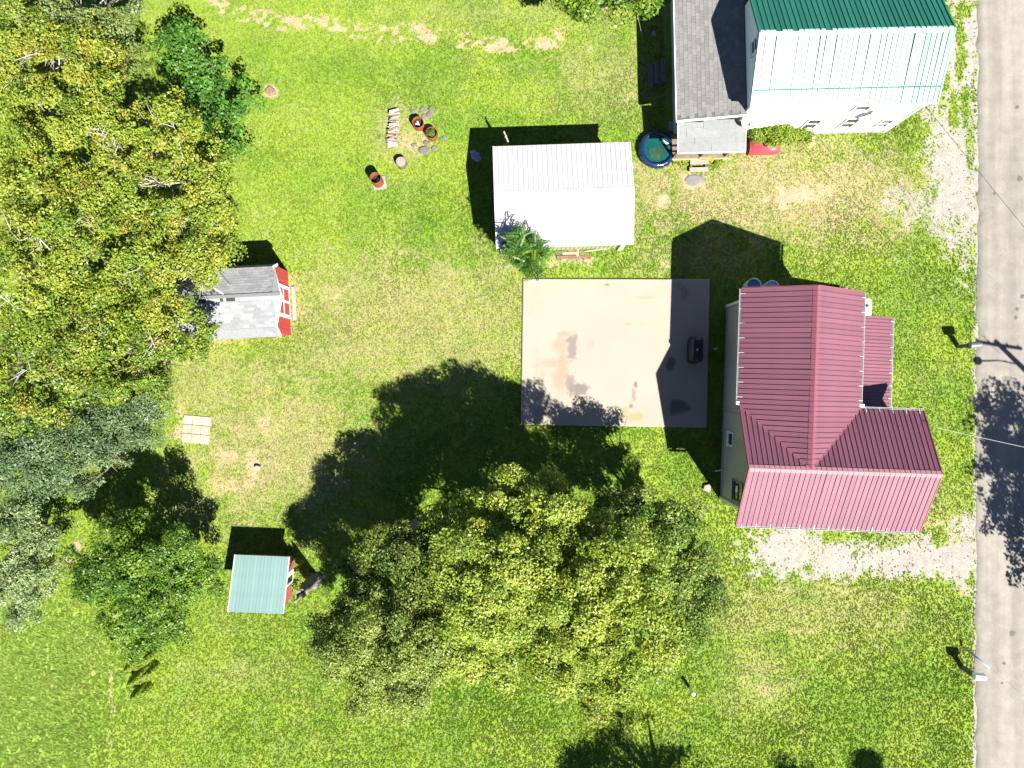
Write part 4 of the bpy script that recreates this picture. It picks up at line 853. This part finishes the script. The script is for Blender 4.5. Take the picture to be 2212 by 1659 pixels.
def leaf_mesh(pos, nrm, L_, asp, tint, r_, name='crown'):
    n = len(pos); t1 = r_.normal(size=(n, 3)); t1 -= (t1 * nrm).sum(1)[:, None] * nrm; t1 /= np.linalg.norm(t1, axis=1)[:, None] + 1e-9; t2 = np.cross(nrm, t1)
    l = (L_ * r_.uniform(.65, 1.3, n))[:, None]; wd = l * asp
    V = np.stack([pos - t1 * l * .5, pos + t2 * wd * .5 - nrm * l * .06, pos + t1 * l * .5 - nrm * l * .1, pos - t2 * wd * .5 - nrm * l * .06], 1).reshape(-1, 3)
    F = np.arange(4 * n).reshape(n, 4); return np_mesh(name, V, F, leaf_m, tint)
def tree(label, base, lobes, pal, dens=1.0, leaf=.115, asp=.6, accents=(), limbs=22, name='broadleaf_tree', seed=1, bark_m=None, dead=0, dens_k=1.0, puff=.46, gap=.0, group=None, world=False, cat='tree'):
    """lobes: (survey x, survey y, height, radius) of the crown's masses; accents: (lobe index, palette)"""
    r_ = np.random.default_rng(seed); bark_m = bark_m or bark; acc = dict(accents)
    hs_ = .72 if group == WOOD else 1.0
    cs = [(GP(x, y, h) if world else P(x, y, h * hs_), rad) for x, y, h, rad in lobes]
    if group == WOOD:
        mx_ = np.mean([(l[0], l[1]) for l in lobes], 0); bx = P(CX + (mx_[0] - CX) * .95, CY + (mx_[1] - CY) * .95, 0)
    else: bx = Vector(base)
    o = empty(name, bx, 0, label, cat, group)
    pos = []; nr = []; ti = []; tips = []
    for li, (c, rad) in enumerate(cs):
        pl = acc.get(li, pal); npf = max(16 if rad < .6 else 4, int(11 * rad ** 2))
        for k in range(npf):
            d = r_.normal(size=3); d /= np.linalg.norm(d); d[2] = abs(d[2]) * .95 - .18 if r_.random() < .8 else d[2]
            rr = rad * r_.uniform(.45, 1.0); pc = np.array(c) + d * rr * np.array((1, 1, .8)); pr_ = puff * r_.uniform(.6, 1.35)
            if pc[2] < .03: continue
            tips.append(pc); n = int(dens * dens_k * 92 * (pr_ / .5) ** 2 * (.17 / leaf) ** 2 * r_.uniform(.5, 1.3))
            e = r_.normal(size=(n, 3)); e /= np.linalg.norm(e, axis=1)[:, None]; q = e * (r_.uniform(.25, 1, n) ** .5)[:, None] * pr_ * np.array((1, 1, .55))
            pos.append(pc + q); nn_ = e * .6 + np.array((0, 0, .5)) + r_.normal(size=(n, 3)) * .55; nn_ += d * .35; nr.append(nn_ / np.linalg.norm(nn_, axis=1)[:, None])
            c1 = pl[r_.integers(len(pl))]; c2 = pl[r_.integers(len(pl), size=n)]; mixv = .62
            ti.append((c1 * mixv + c2 * (1 - mixv)) * r_.uniform(.78, 1.25, (n, 1)) * (1 + r_.normal(0, .06, (n, 3))))
    pos = np.concatenate(pos); nr = np.concatenate(nr); ti = np.clip(np.concatenate(ti), .002, .9)
    keep = pos[:, 2] > .08
    if gap: keep &= vnoise(pos[:, 0] * 1.15 + seed, pos[:, 1] * 1.15 + pos[:, 2] * .6) > gap
    pos, nr, ti = pos[keep] - np.array(bx), nr[keep], ti[keep]
    link('crown', leaf_mesh(pos, nr, leaf, asp, ti, r_), o)
    cen = np.mean([np.array(c) for c, _ in cs], 0); top = Vector(cen) - bx; fork = Vector((top.x * .5, top.y * .5, top.z * .5))
    mb = MB(); tr = min(.05, top.z * .05) + .022 * top.z; mb.tube([(0, 0, -.05), (0, 0, .03), fork * .5, fork], [tr * 1.7, tr * 1.15, tr, tr * .85], 10); mb.build('trunk', bark_m, o)
    lb = MB(); tips = np.array(tips); spread = min(1.0, top.z / 3)
    for k in r_.choice(len(tips), min(limbs, len(tips)), replace=False):
        e = Vector(tips[k]) - bx; s_ = fork * r_.uniform(.75, 1.0); mid = s_.lerp(e, .5) + Vector((r_.normal(0, .25), r_.normal(0, .25), .25)) * spread; rl = tr * r_.uniform(.22, .5)
        lb.tube([s_, s_.lerp(mid, .6) + Vector((0, 0, .1 * spread)), mid, mid.lerp(e, .6), e], [rl, rl * .8, rl * .6, rl * .4, .012 * spread], 6, caps=False)
        for q in range(2):
            e2 = mid + Vector(r_.normal(0, .7 * spread, 3)); lb.tube([mid, mid.lerp(e2, .5) + Vector((0, 0, .1 * spread)), e2], [rl * .4, rl * .25, .008 * spread], 5, caps=False)
    if limbs: lb.build('limbs', bark_m, o)
    if dead:
        for k in range(dead):
            db = MB(); e = Vector(tips[r_.integers(len(tips))]) - bx + Vector((0, 0, .28)); a = r_.uniform(0, 6.28); d = Vector((math.cos(a), math.sin(a), .2)); L2 = r_.uniform(1.2, 2.4); p0 = e - d * L2 * .5 - Vector((0, 0, .6)); p1 = e + d * L2 * .5
            db.tube([p0, p0.lerp(p1, .35) + Vector(r_.normal(0, .12, 3)), p0.lerp(p1, .7) + Vector(r_.normal(0, .1, 3)), p1], [.036, .028, .018, .005], 6)
            for q in range(9):
                s0 = p0.lerp(p1, r_.uniform(.15, .95)); sd_ = d.cross(Vector((0, 0, 1))) * r_.choice((-1, 1)); e2 = s0 + (sd_ * r_.uniform(.2, .7) + d * r_.uniform(.1, .6)) * r_.uniform(.5, 1.2) + Vector((0, 0, r_.uniform(0, .2))); m2 = s0.lerp(e2, .5) + Vector(r_.normal(0, .05, 3))
                db.tube([s0, m2, e2], [.018, .012, .004], 5); e3 = m2 + Vector(r_.normal(0, .22, 3)); db.tube([m2, e3], [.009, .003], 4)
            db.build('dead_branch', limb_pale, o)
    return o
tree('tall yellowing tree in the upper left corner of the wood', GP(-640, -380), [(70,160,9,2.4),(190,150,9,2.0),(120,270,10,2.5),(235,250,9.5,2.0),(25,300,9,2.5),(20,90,9,1.8)], YEL, 1.15, seed=3, dead=5, limbs=30, group=WOOD, gap=.27)
tree('grey green tree at the top edge behind the yellow wood', GP(-560, -540), [(90,15,8,2.0),(180,35,8,1.9),(250,20,7,1.6),(230,100,6.5,1.5),(270,150,5.5,1.2)], np.r_[OLIVE, PALE] * .75, .8, seed=4, dead=3, group=WOOD, gap=.27)
tree('yellow tree of the wood reaching farthest onto the upper lawn', GP(-520, -270), [(330,300,8.5,2.0),(420,330,7.5,1.8),(400,420,7.5,1.9),(300,400,8.5,2.2),(460,420,6.5,1.4),(440,480,6.5,1.3),(300,240,8,1.6),(490,500,5.5,.8)], YEL, 1.1, seed=5, dead=6, limbs=34, group=WOOD, gap=.27)
tree('pale barked yellow tree at the middle of the left edge', GP(-680, -180), [(60,450,10,2.4),(150,520,10,2.4),(50,600,10,2.4),(210,420,9.5,2.0),(30,380,9.5,1.6)], YEL, 1.0, seed=6, dead=9, bark_m=limb_pale, limbs=34, group=WOOD, gap=.27)
tree('yellow tree overhanging the red shed roof', GP(-560, -110), [(250,540,9,2.1),(350,570,8,2.0),(330,660,8,2.0),(415,540,7,1.5),(440,600,6.5,.8),(260,640,8.5,2.0),(400,680,6.8,1.1),(470,545,6,1.0)], YEL, 1.1, seed=7, dead=6, limbs=34, group=WOOD, gap=.27)
tree('yellow green tree at the left edge level with the patio', GP(-690, 0), [(70,740,9,2.3),(170,720,9,2.1),(50,850,8.5,1.9),(130,820,8,1.8)], np.r_[YEL, GREEN], 1.1, seed=8, dead=3, group=WOOD, gap=.27)
tree('green and yellow tree just below the red shed', GP(-560, -20), [(270,760,8,1.9),(350,730,7,1.5),(375,790,6.5,1.0),(330,800,6.5,1.4),(410,730,6.5,1.0),(440,715,6.3,.7),(230,830,7,1.4)], np.r_[YEL, GREEN, GREEN], 1.2, seed=9, limbs=26, group=WOOD, gap=.27)
tree('low dark green tree at the wood edge above the yellow crowns', GP(-560, -520), [(380,110,4.5,1.3),(440,150,4.2,1.6),(490,210,3.6,1.5),(480,280,3.2,1.3),(420,230,4.2,1.5),(500,320,2.6,.8),(400,60,4.6,.7)], DGREEN, .95, leaf=.15, asp=.7, seed=10, puff=.42, group=WOOD)
tree('blue green leafy tree left of the pale slabs', GP(-690, 100), [(260,870,6.5,1.5),(325,870,6,1.1),(220,950,7,1.7),(150,990,7,1.6),(285,940,6,1.3),(195,1040,5.5,.9),(320,930,5,.8)], BLUEG, 1.9, leaf=.13, asp=.4, seed=11, group=WOOD, gap=.27)
tree('blue green tree at the left edge beside a matching taller one', GP(-840, 120), [(40,930,7,1.8),(70,1010,7,1.5),(15,1000,7,1.5),(110,930,7,1.2),(120,1040,6,.8)], BLUEG * .95, 1.8, leaf=.13, asp=.4, seed=12, group=WOOD, gap=.27)
tree('pale grey green bush at the lower left edge', GP(-930, 350), [(35,1170,4.5,1.4),(80,1230,4.5,1.5),(110,1200,3.6,.8),(40,1100,4.5,.9),(25,1290,4.5,1.3),(95,1150,4.2,.7),(60,1320,4,.8),(10,1230,4.5,1.2)], PALE, 1.9, leaf=.14, asp=.45, seed=13, group=WOOD, gap=.27)
tree('round dark green tree left of the teal shed', GP(-690, 345), [(300,1220,4.4,1.7),(375,1190,3.9,1.3),(225,1240,4,1.5),(180,1220,3.2,.8),(300,1160,3.8,1.0),(290,1370,2.4,1.1),(430,1250,2.6,1.0),(320,1300,3.5,1.6),(400,1260,3.4,1.1),(225,1170,4,.9),(430,1220,3.2,.7),(250,1330,3,1.2),(360,1350,2.6,1.0)], np.r_[GREEN * 1.3, GREEN * 1.2, GREEN, BRIGHT[:1]], 2.1, leaf=.13, asp=.5, seed=14, limbs=14)
tree('tall yellow green tree in the middle of the lower cluster', GP(0, 330), [(1130,1080,6,1.6),(1060,1120,6.5,1.7),(1180,1120,7,1.6),(1010,1210,7.5,1.8),(1120,1220,8.2,1.7),(1040,1310,7.5,1.8),(990,1380,6,1.5),(1120,1340,6.5,1.5),(1070,1430,4.5,1.2),(980,1130,5,1.1),(1180,1040,5,.9),(960,1300,6,1.4),(940,1400,5.2,1.2),(1100,1280,7.8,1.4),(1170,1300,7,1.3),(1010,1440,4.5,1.0)], YGREEN, 1.0, leaf=.12, seed=15, limbs=30, dens_k=1.75, group=MIDG)
tree('large yellow tree with orange tips in the lower cluster', GP(180, 340), [(1250,1170,7,1.7),(1330,1240,8,2.0),(1250,1320,8,1.9),(1370,1360,7.5,2.0),(1240,1420,6.5,1.6),(1340,1450,6,1.6),(1295,1530,4.5,.7),(1200,1250,7.5,1.4),(1390,1460,5.5,.9),(1300,1490,5,.9),(1180,1390,6.5,1.4),(1190,1460,5,1.0),(1290,1260,8,1.5),(1310,1380,7.5,1.5)], np.r_[YGREEN, BRIGHT * .9, YEL[:2]], 1.0, leaf=.125, accents=((6, np.r_[ORANGE, YEL]),), seed=16, limbs=30, dens_k=1.75, group=MIDG)
tree('dark green tree at the right end of the lower cluster', GP(360, 320), [(1440,1150,5.5,1.5),(1490,1240,5,1.6),(1470,1340,5,1.5),(1390,1110,5,1.2),(1535,1290,4,.8),(1420,1240,5.5,1.4),(1430,1400,4.5,1.0),(1350,1090,4.5,1.0)], np.r_[GREEN, OLIVE], 1.0, leaf=.12, seed=17, dens_k=1.75, group=MIDG)
tree('olive tree at the lower left of the cluster', GP(-220, 490), [(740,1400,6,1.5),(830,1380,7,1.8),(790,1480,5.5,1.4),(890,1450,6,1.5),(860,1520,4.5,1.0),(920,1380,6.5,1.4),(720,1350,5,.9),(880,1330,5.8,1.3),(760,1320,4.5,.9),(840,1440,6,1.4)], OLIVE, 1.0, leaf=.115, asp=.5, seed=18, dens_k=1.8, group=MIDG)
tree('shaded green tree at the upper left of the cluster', GP(-210, 300), [(840,1190,5,1.5),(800,1260,4.5,1.2),(900,1230,5.5,1.4),(760,1220,4,.8),(900,1310,5.5,1.3),(850,1300,5.5,1.2),(930,1160,5,1.1),(870,1240,5,1.3)], np.r_[GREEN * .9, OLIVE * .75], 1.0, leaf=.12, seed=19, dens_k=1.5, group=MIDG)
tree('leafy green tree leaning in at the top edge', GP(160, -800), [(1295,-25,6,1.1),(1240,-20,5.5,.9),(1370,-25,5.5,1.0),(1400,5,4.5,.4),(1260,20,4.5,.5),(1330,20,4.5,.6)], np.r_[GREEN, BRIGHT], 1.0, leaf=.16, seed=20)
# trees outside the frame whose shadows fall into it
tree('sparse tree below the picture throwing a branching shadow', GP(385, 985), [(385,975,6.5,2.0),(450,1000,7,1.6),(330,985,6,1.4),(400,1010,8.5,1.5),(480,985,5.5,1.2)], OLIVE, .42, seed=21, world=True, gap=.36, limbs=46)
tree('dense low tree below the picture', GP(240, 960), [(235,945,4.5,1.0),(265,955,4.5,1.0),(218,962,4,1.0)], GREEN, 1.0, seed=22, world=True)
tree('tree below the picture near the road, left one', GP(730, 1030), [(735,1036,6,1.0),(735,1040,7,.6)], GREEN, 1.0, seed=23, world=True)
tree('tree below the picture near the road, middle one', GP(915, 1020), [(905,1032,6.6,.9),(908,1030,7,.5)], GREEN, 1.0, seed=24, world=True)
tree('tree below the picture near the road, right one', GP(985, 1020), [(985,1045,6.2,.8)], GREEN, 1.0, seed=26, world=True)
tree('broad tree beyond the road to the right', GP(1270, 440), [(1215,285,6.5,2.2),(1290,335,8,2.4),(1225,405,7,2.2),(1300,435,8,2.4),(1205,485,6,1.6),(1330,495,7,2),(1220,545,5,1.2)], GREEN, 1.1, leaf=.2, seed=25, world=True, limbs=40)

# young pinnate tree at the garage corner
def frond_tree():
    r_ = np.random.default_rng(31); base = P(1121, 556, 0); o = empty('sumac_tree', base, 0, 'young tree with feathery green leaves at the garage corner', 'tree')
    stems = [P(1135, 545, 3.6), P(1105, 520, 3.9), P(1165, 520, 3.8), P(1125, 505, 4.1), P(1150, 585, 3.2), P(1105, 560, 3.2), P(1178, 550, 3.2), P(1160, 595, 2.9), P(1120, 535, 4.0), P(1140, 565, 3.6), P(1100, 540, 3.4), P(1155, 535, 4.0), P(1130, 580, 3.0)]
    st = MB(); V = []; F = []; T = []
    fork = Vector((.05, 0, 1.2)); st.tube([(0, 0, -.1), (.02, 0, .6), fork], [.08, .065, .05], 8)
    for s_ in stems:
        e = s_ - base; mid = fork.lerp(e, .5) + Vector((0, 0, .25)); st.tube([fork, mid, e], [.04, .028, .012], 6, caps=False)
        for k in range(26):
            t0 = r_.uniform(.45, 1.0); p0 = mid.lerp(e, (t0 - .45) / .55); az = r_.uniform(0, 6.283); L_ = r_.uniform(.35, .75); el = r_.uniform(-.1, .9)
            d = Vector((math.cos(az) * math.cos(el), math.sin(az) * math.cos(el), math.sin(el))); side = d.cross(Vector((0, 0, 1))).normalized(); col_ = np.array((.042, .115, .014)) * r_.uniform(.6, 1.5)
            if r_.random() < .15: col_ = BRIGHT[r_.integers(3)]
            for q in range(9):
                f = .15 + .85 * q / 8; pc = p0 + d * L_ * f - Vector((0, 0, .45 * L_ * f * f)); ll = .20 * (1 - .55 * f) * (L_ / .75) ** .5
                for sg in (-1, 1):
                    a = side * sg * .9 + d * .45 - Vector((0, 0, .25)); a.normalize(); b_ = d * .03
                    i0 = len(V); V += [pc, pc + a * ll * .5 + b_, pc + a * ll, pc + a * ll * .5 - b_]; F.append((i0, i0 + 1, i0 + 2, i0 + 3)); T.append(col_ * r_.uniform(.85, 1.15))
    st.build('stem', bark, o); link('fronds', np_mesh('fronds', np.array([tuple(v) for v in V]), np.array(F), leaf_m, np.array(T)), o)
frond_tree()
# bush by the white wall, conical shrubs, weeds, flowers
tree('yellow green bush growing against the white wall', P(1655, 290, 0), [(1650,284,1.0,.5),(1690,278,1.2,.55),(1632,292,.8,.35),(1725,284,.8,.42),(1700,300,.7,.5),(1668,302,.6,.35),(1740,296,.5,.3),(1680,292,.9,.5)], np.r_[BRIGHT, YGREEN, BRIGHT, GREEN[:2]], 1.25, leaf=.085, puff=.24, seed=41, limbs=8, name='bush', cat='bush')
def cone_shrub(px, py, hh, rad, label, seed):
    r_ = np.random.default_rng(seed); b_ = P(px, py, 0); o = empty('conical_shrub', b_, 0, label, 'shrub', 'conical shrubs in a row'); n = int(7000 * hh * rad)
    t_ = 1 - np.sqrt(r_.random(n)); a_ = r_.uniform(0, 6.283, n); lump = 1 + .16 * np.sin(3 * a_ + 9 * t_) + .10 * np.sin(7 * a_ + 4 * t_)
    rr = rad * (1 - t_) ** .8 * lump * r_.uniform(.72, 1.05, n); pos = np.c_[rr * np.cos(a_), rr * np.sin(a_), .06 + hh * t_]
    nn_ = np.c_[np.cos(a_), np.sin(a_), np.full(n, .55)] + r_.normal(size=(n, 3)) * .35; nn_ /= np.linalg.norm(nn_, axis=1)[:, None]; pl = np.r_[BRIGHT, YEL[:2], YGREEN, BRIGHT * 1.2]
    link('foliage', leaf_mesh(pos, nn_, .075, .45, pl[r_.integers(len(pl), size=n)] * r_.uniform(.8, 1.2, (n, 1)), r_, 'foliage'), o)
    MB().tube([(0, 0, -.05), (0, 0, hh * .9)], [.05, .012], 6).build('trunk', bark, o)
cone_shrub(318, 1412, 2.2, .5, 'upper conical evergreen shrub of three at the rough grass', 50)
cone_shrub(323, 1443, 2.1, .5, 'middle conical evergreen shrub of three at the rough grass', 51)
cone_shrub(312, 1486, 1.3, .42, 'smallest and lowest conical evergreen shrub at the rough grass', 52)
tree('small purple flowering plant in the garage shade', P(1029, 338, 0), [(1028,337,.35,.16),(1031,342,.3,.1),(1023,333,.3,.1)], np.array([(.42, .36, .72), (.46, .42, .75), (.40, .36, .66)]), .9, leaf=.06, puff=.12, seed=61, limbs=0, name='flowering_plant', cat='plant')
tree('green weeds growing inside the half barrel', b2.location + Vector((0, 0, .2)), [(b2.location.x * PXM, -b2.location.y * PXM, .5, .12)], GREEN, .9, leaf=.07, puff=.12, seed=62, limbs=0, name='weeds', world=True, cat='plant')
for k_, (px, py, rr, lab) in enumerate(((1475, 345, .35, 'green weeds left of the porch steps'), (1545, 350, .45, 'bright green weeds right of the porch steps'), (655, 1240, .3, 'leafy weeds between the teal shed and broken trunk'), (645, 1270, .35, 'yellow green weeds along the teal shed wall'))):
    b_ = P(px, py, 0); tree(lab, b_, [(px, py, .14, rr), (px + 8, py + 3, .12, rr * .7), (px - 9, py - 2, .12, rr * .7)], np.r_[BRIGHT, YGREEN], .9, leaf=.08, puff=.15, seed=70 + k_, limbs=0, name='weeds', cat='plant')

# ---------------------------------------------------------------- grass: real tufts scattered over the lawn
def inside(poly, x, y):
    c = np.zeros(len(x), bool); n = len(poly)
    for i in range(n):
        (x0, y0), (x1, y1) = poly[i], poly[(i + 1) % n]
        c ^= ((y0 > y) != (y1 > y)) & (x < (x1 - x0) * (y - y0) / (y1 - y0 + 1e-12) + x0)
    return c
def foot(root, pts): return [tuple((root.matrix_basis @ Vector((*p, 0))).xy) for p in pts]
blocks = [PATIO_POLY, foot(house, [(-2.1, 7.5), (2.25, 7.5), (2.25, 6.9), (4.8, 6.9), (4.8, 2.2), (5.1, 2.2), (5.1, -2.2), (-2.1, -2.2)]), foot(ghouse, [(.15, .2), (8.12, .2), (8.12, 5.05), (.15, 5.05)]),
          foot(ghouse, [(-2.82, -1.05), (.2, -1.05), (.2, 7), (-2.82, 7)]), foot(garage, [(.15, -.25), (6.2, -.25), (6.2, -4.5), (.15, -4.5)]), foot(shed, [(.05, 0), (.05, -W_), (-LN, -W_), (-LN, 0)]), foot(coop, [(.2, -.25), (2.4, -.25), (2.4, -2.4), (.2, -2.4)]),
          [(pool.location.x + .8 * math.cos(a), pool.location.y + .8 * math.sin(a)) for a in np.linspace(0, 6.1, 20)], foot(pv, [(-.68, -.68), (.68, -.68), (.68, .68), (-.68, .68)])]
rg = np.random.default_rng(77); NG = 400000
gxp = rg.uniform(-26.2, 24.5, NG); gyp = rg.uniform(-19.8, 19.8, NG)
for poly in blocks:
    k = ~inside(poly, gxp, gyp); gxp, gyp = gxp[k], gyp[k]
dxp, dyp = gxp * PXM + CX, CY - gyp * PXM
k = dxp < road_x(dyp) + 6 * (rg.random(len(dxp)) - .55); gxp, gyp, dxp, dyp = gxp[k], gyp[k], dxp[k], dyp[k]
mk = masks(dxp, dyp)
cover_ = 1 - np.clip(mk[0] * 1.05, 0, .97); cover_ *= 1 - np.clip(mk[1] * 1.0, 0, .96); k = rg.random(len(dxp)) < cover_
gxp, gyp, dxp, dyp = gxp[k], gyp[k], dxp[k], dyp[k]; mk = [q[k] for q in mk]
gc = grass_col(dxp, dyp, *mk) * rg.uniform(.85, 1.2, (len(dxp), 1)); straw = rg.random(len(dxp)) < (.05 + .25 * mk[2]); gc[straw] = gc[straw] * .4 + np.array((.30, .27, .10)) * .6
scl = (.5 + .45 * rg.random(len(dxp))) * (1 + .9 * mk[4]) * (1 - .3 * mk[2]) * (1 + .3 * mk[3])
me = bpy.data.meshes.new('grass'); me.vertices.add(len(gxp)); me.vertices.foreach_set('co', np.c_[gxp, gyp, np.full(len(gxp), -.012)].astype(np.float32).ravel())
a = me.attributes.new('tint', 'FLOAT_COLOR', 'POINT'); a.data.foreach_set('color', np.c_[gc, np.ones(len(gc))].astype(np.float32).ravel())
a = me.attributes.new('tuft_scale', 'FLOAT', 'POINT'); a.data.foreach_set('value', scl.astype(np.float32))
a = me.attributes.new('turn', 'FLOAT', 'POINT'); a.data.foreach_set('value', rg.uniform(0, 6.283, len(gc)).astype(np.float32))
grass_m = attr_mat('grass_blade', rough=.6, transl=.2, spec=.2, atype='INSTANCER')
V = []; F = []; rt = random.Random(4)
for k in range(9):
    a0 = rt.uniform(0, 6.283); rr = rt.uniform(0, .05); bx, by = rr * math.cos(a0), rr * math.sin(a0); d = rt.uniform(0, 6.283); lean = rt.uniform(.02, .075); h = rt.uniform(.035, .07); s = .014
    px, py = -math.sin(d) * s, math.cos(d) * s; i0 = len(V)
    V += [(bx - px, by - py, 0), (bx + px, by + py, 0), (bx + math.cos(d) * lean * .5 + px * .8, by + math.sin(d) * lean * .5 + py * .8, h * .8), (bx + math.cos(d) * lean, by + math.sin(d) * lean, h)]
    F.append((i0, i0 + 1, i0 + 2)); F.append((i0, i0 + 2, i0 + 3))
tuft_me = bpy.data.meshes.new('grass_tuft'); tuft_me.from_pydata(V, [], F); tuft_me.materials.append(grass_m)
ng = bpy.data.node_groups.new('grass_scatter', 'GeometryNodeTree')
ng.interface.new_socket('Geometry', in_out='INPUT', socket_type='NodeSocketGeometry'); ng.interface.new_socket('Geometry', in_out='OUTPUT', socket_type='NodeSocketGeometry')
gi = ng.nodes.new('NodeGroupInput'); go = ng.nodes.new('NodeGroupOutput')
tuft = bpy.data.objects.new('grass_tuft', tuft_me)
oi = ng.nodes.new('GeometryNodeObjectInfo'); oi.inputs['Object'].default_value = tuft
mp = ng.nodes.new('GeometryNodeMeshToPoints'); ip = ng.nodes.new('GeometryNodeInstanceOnPoints')
na = ng.nodes.new('GeometryNodeInputNamedAttribute'); na.data_type = 'FLOAT'; na.inputs['Name'].default_value = 'tuft_scale'
nb_ = ng.nodes.new('GeometryNodeInputNamedAttribute'); nb_.data_type = 'FLOAT'; nb_.inputs['Name'].default_value = 'turn'
cx_ = ng.nodes.new('ShaderNodeCombineXYZ')
ng.links.new(gi.outputs[0], mp.inputs[0]); ng.links.new(mp.outputs[0], ip.inputs['Points']); ng.links.new(oi.outputs['Geometry'], ip.inputs['Instance'])
ng.links.new(na.outputs[0], ip.inputs['Scale']); ng.links.new(nb_.outputs[0], cx_.inputs['Z']); ng.links.new(cx_.outputs[0], ip.inputs['Rotation']); ng.links.new(ip.outputs[0], go.inputs[0])
gr = link('grass', me); md = gr.modifiers.new('scatter', 'NODES'); md.node_group = ng
tag(gr, 'short mown grass covering the yard', 'grass', kind='stuff')
# fallen leaves and clover heads lying on the lawn
rl = np.random.default_rng(91); n = 2600
lx = np.r_[rl.uniform(-16, 23, 1500), rl.normal(17.5, 2.6, 700), rl.normal(-6, 6, 400)]; ly = np.r_[rl.uniform(-19, 19, 1500), rl.normal(2.0, 3.4, 700), rl.normal(-9, 5, 400)]
for poly in blocks:
    k = ~inside(poly, lx, ly); lx, ly = lx[k], ly[k]
k = (lx * PXM + CX < 2100) & (np.abs(ly) < 19.5); lx, ly = lx[k], ly[k]; n = len(lx)
pos = np.c_[lx, ly, rl.uniform(.03, .055, n)]; nn_ = np.c_[rl.normal(0, .35, n), rl.normal(0, .35, n), np.ones(n)]; nn_ /= np.linalg.norm(nn_, axis=1)[:, None]
pl = np.array([(.32, .26, .16), (.28, .24, .10), (.38, .33, .24), (.24, .17, .09), (.30, .30, .12)])
fl = link('fallen_leaves', leaf_mesh(pos, nn_, .085, .6, pl[rl.integers(len(pl), size=n)], rl, 'fallen_leaves')); tag(fl, 'pale fallen leaves scattered over the lawn', 'leaves', kind='stuff')
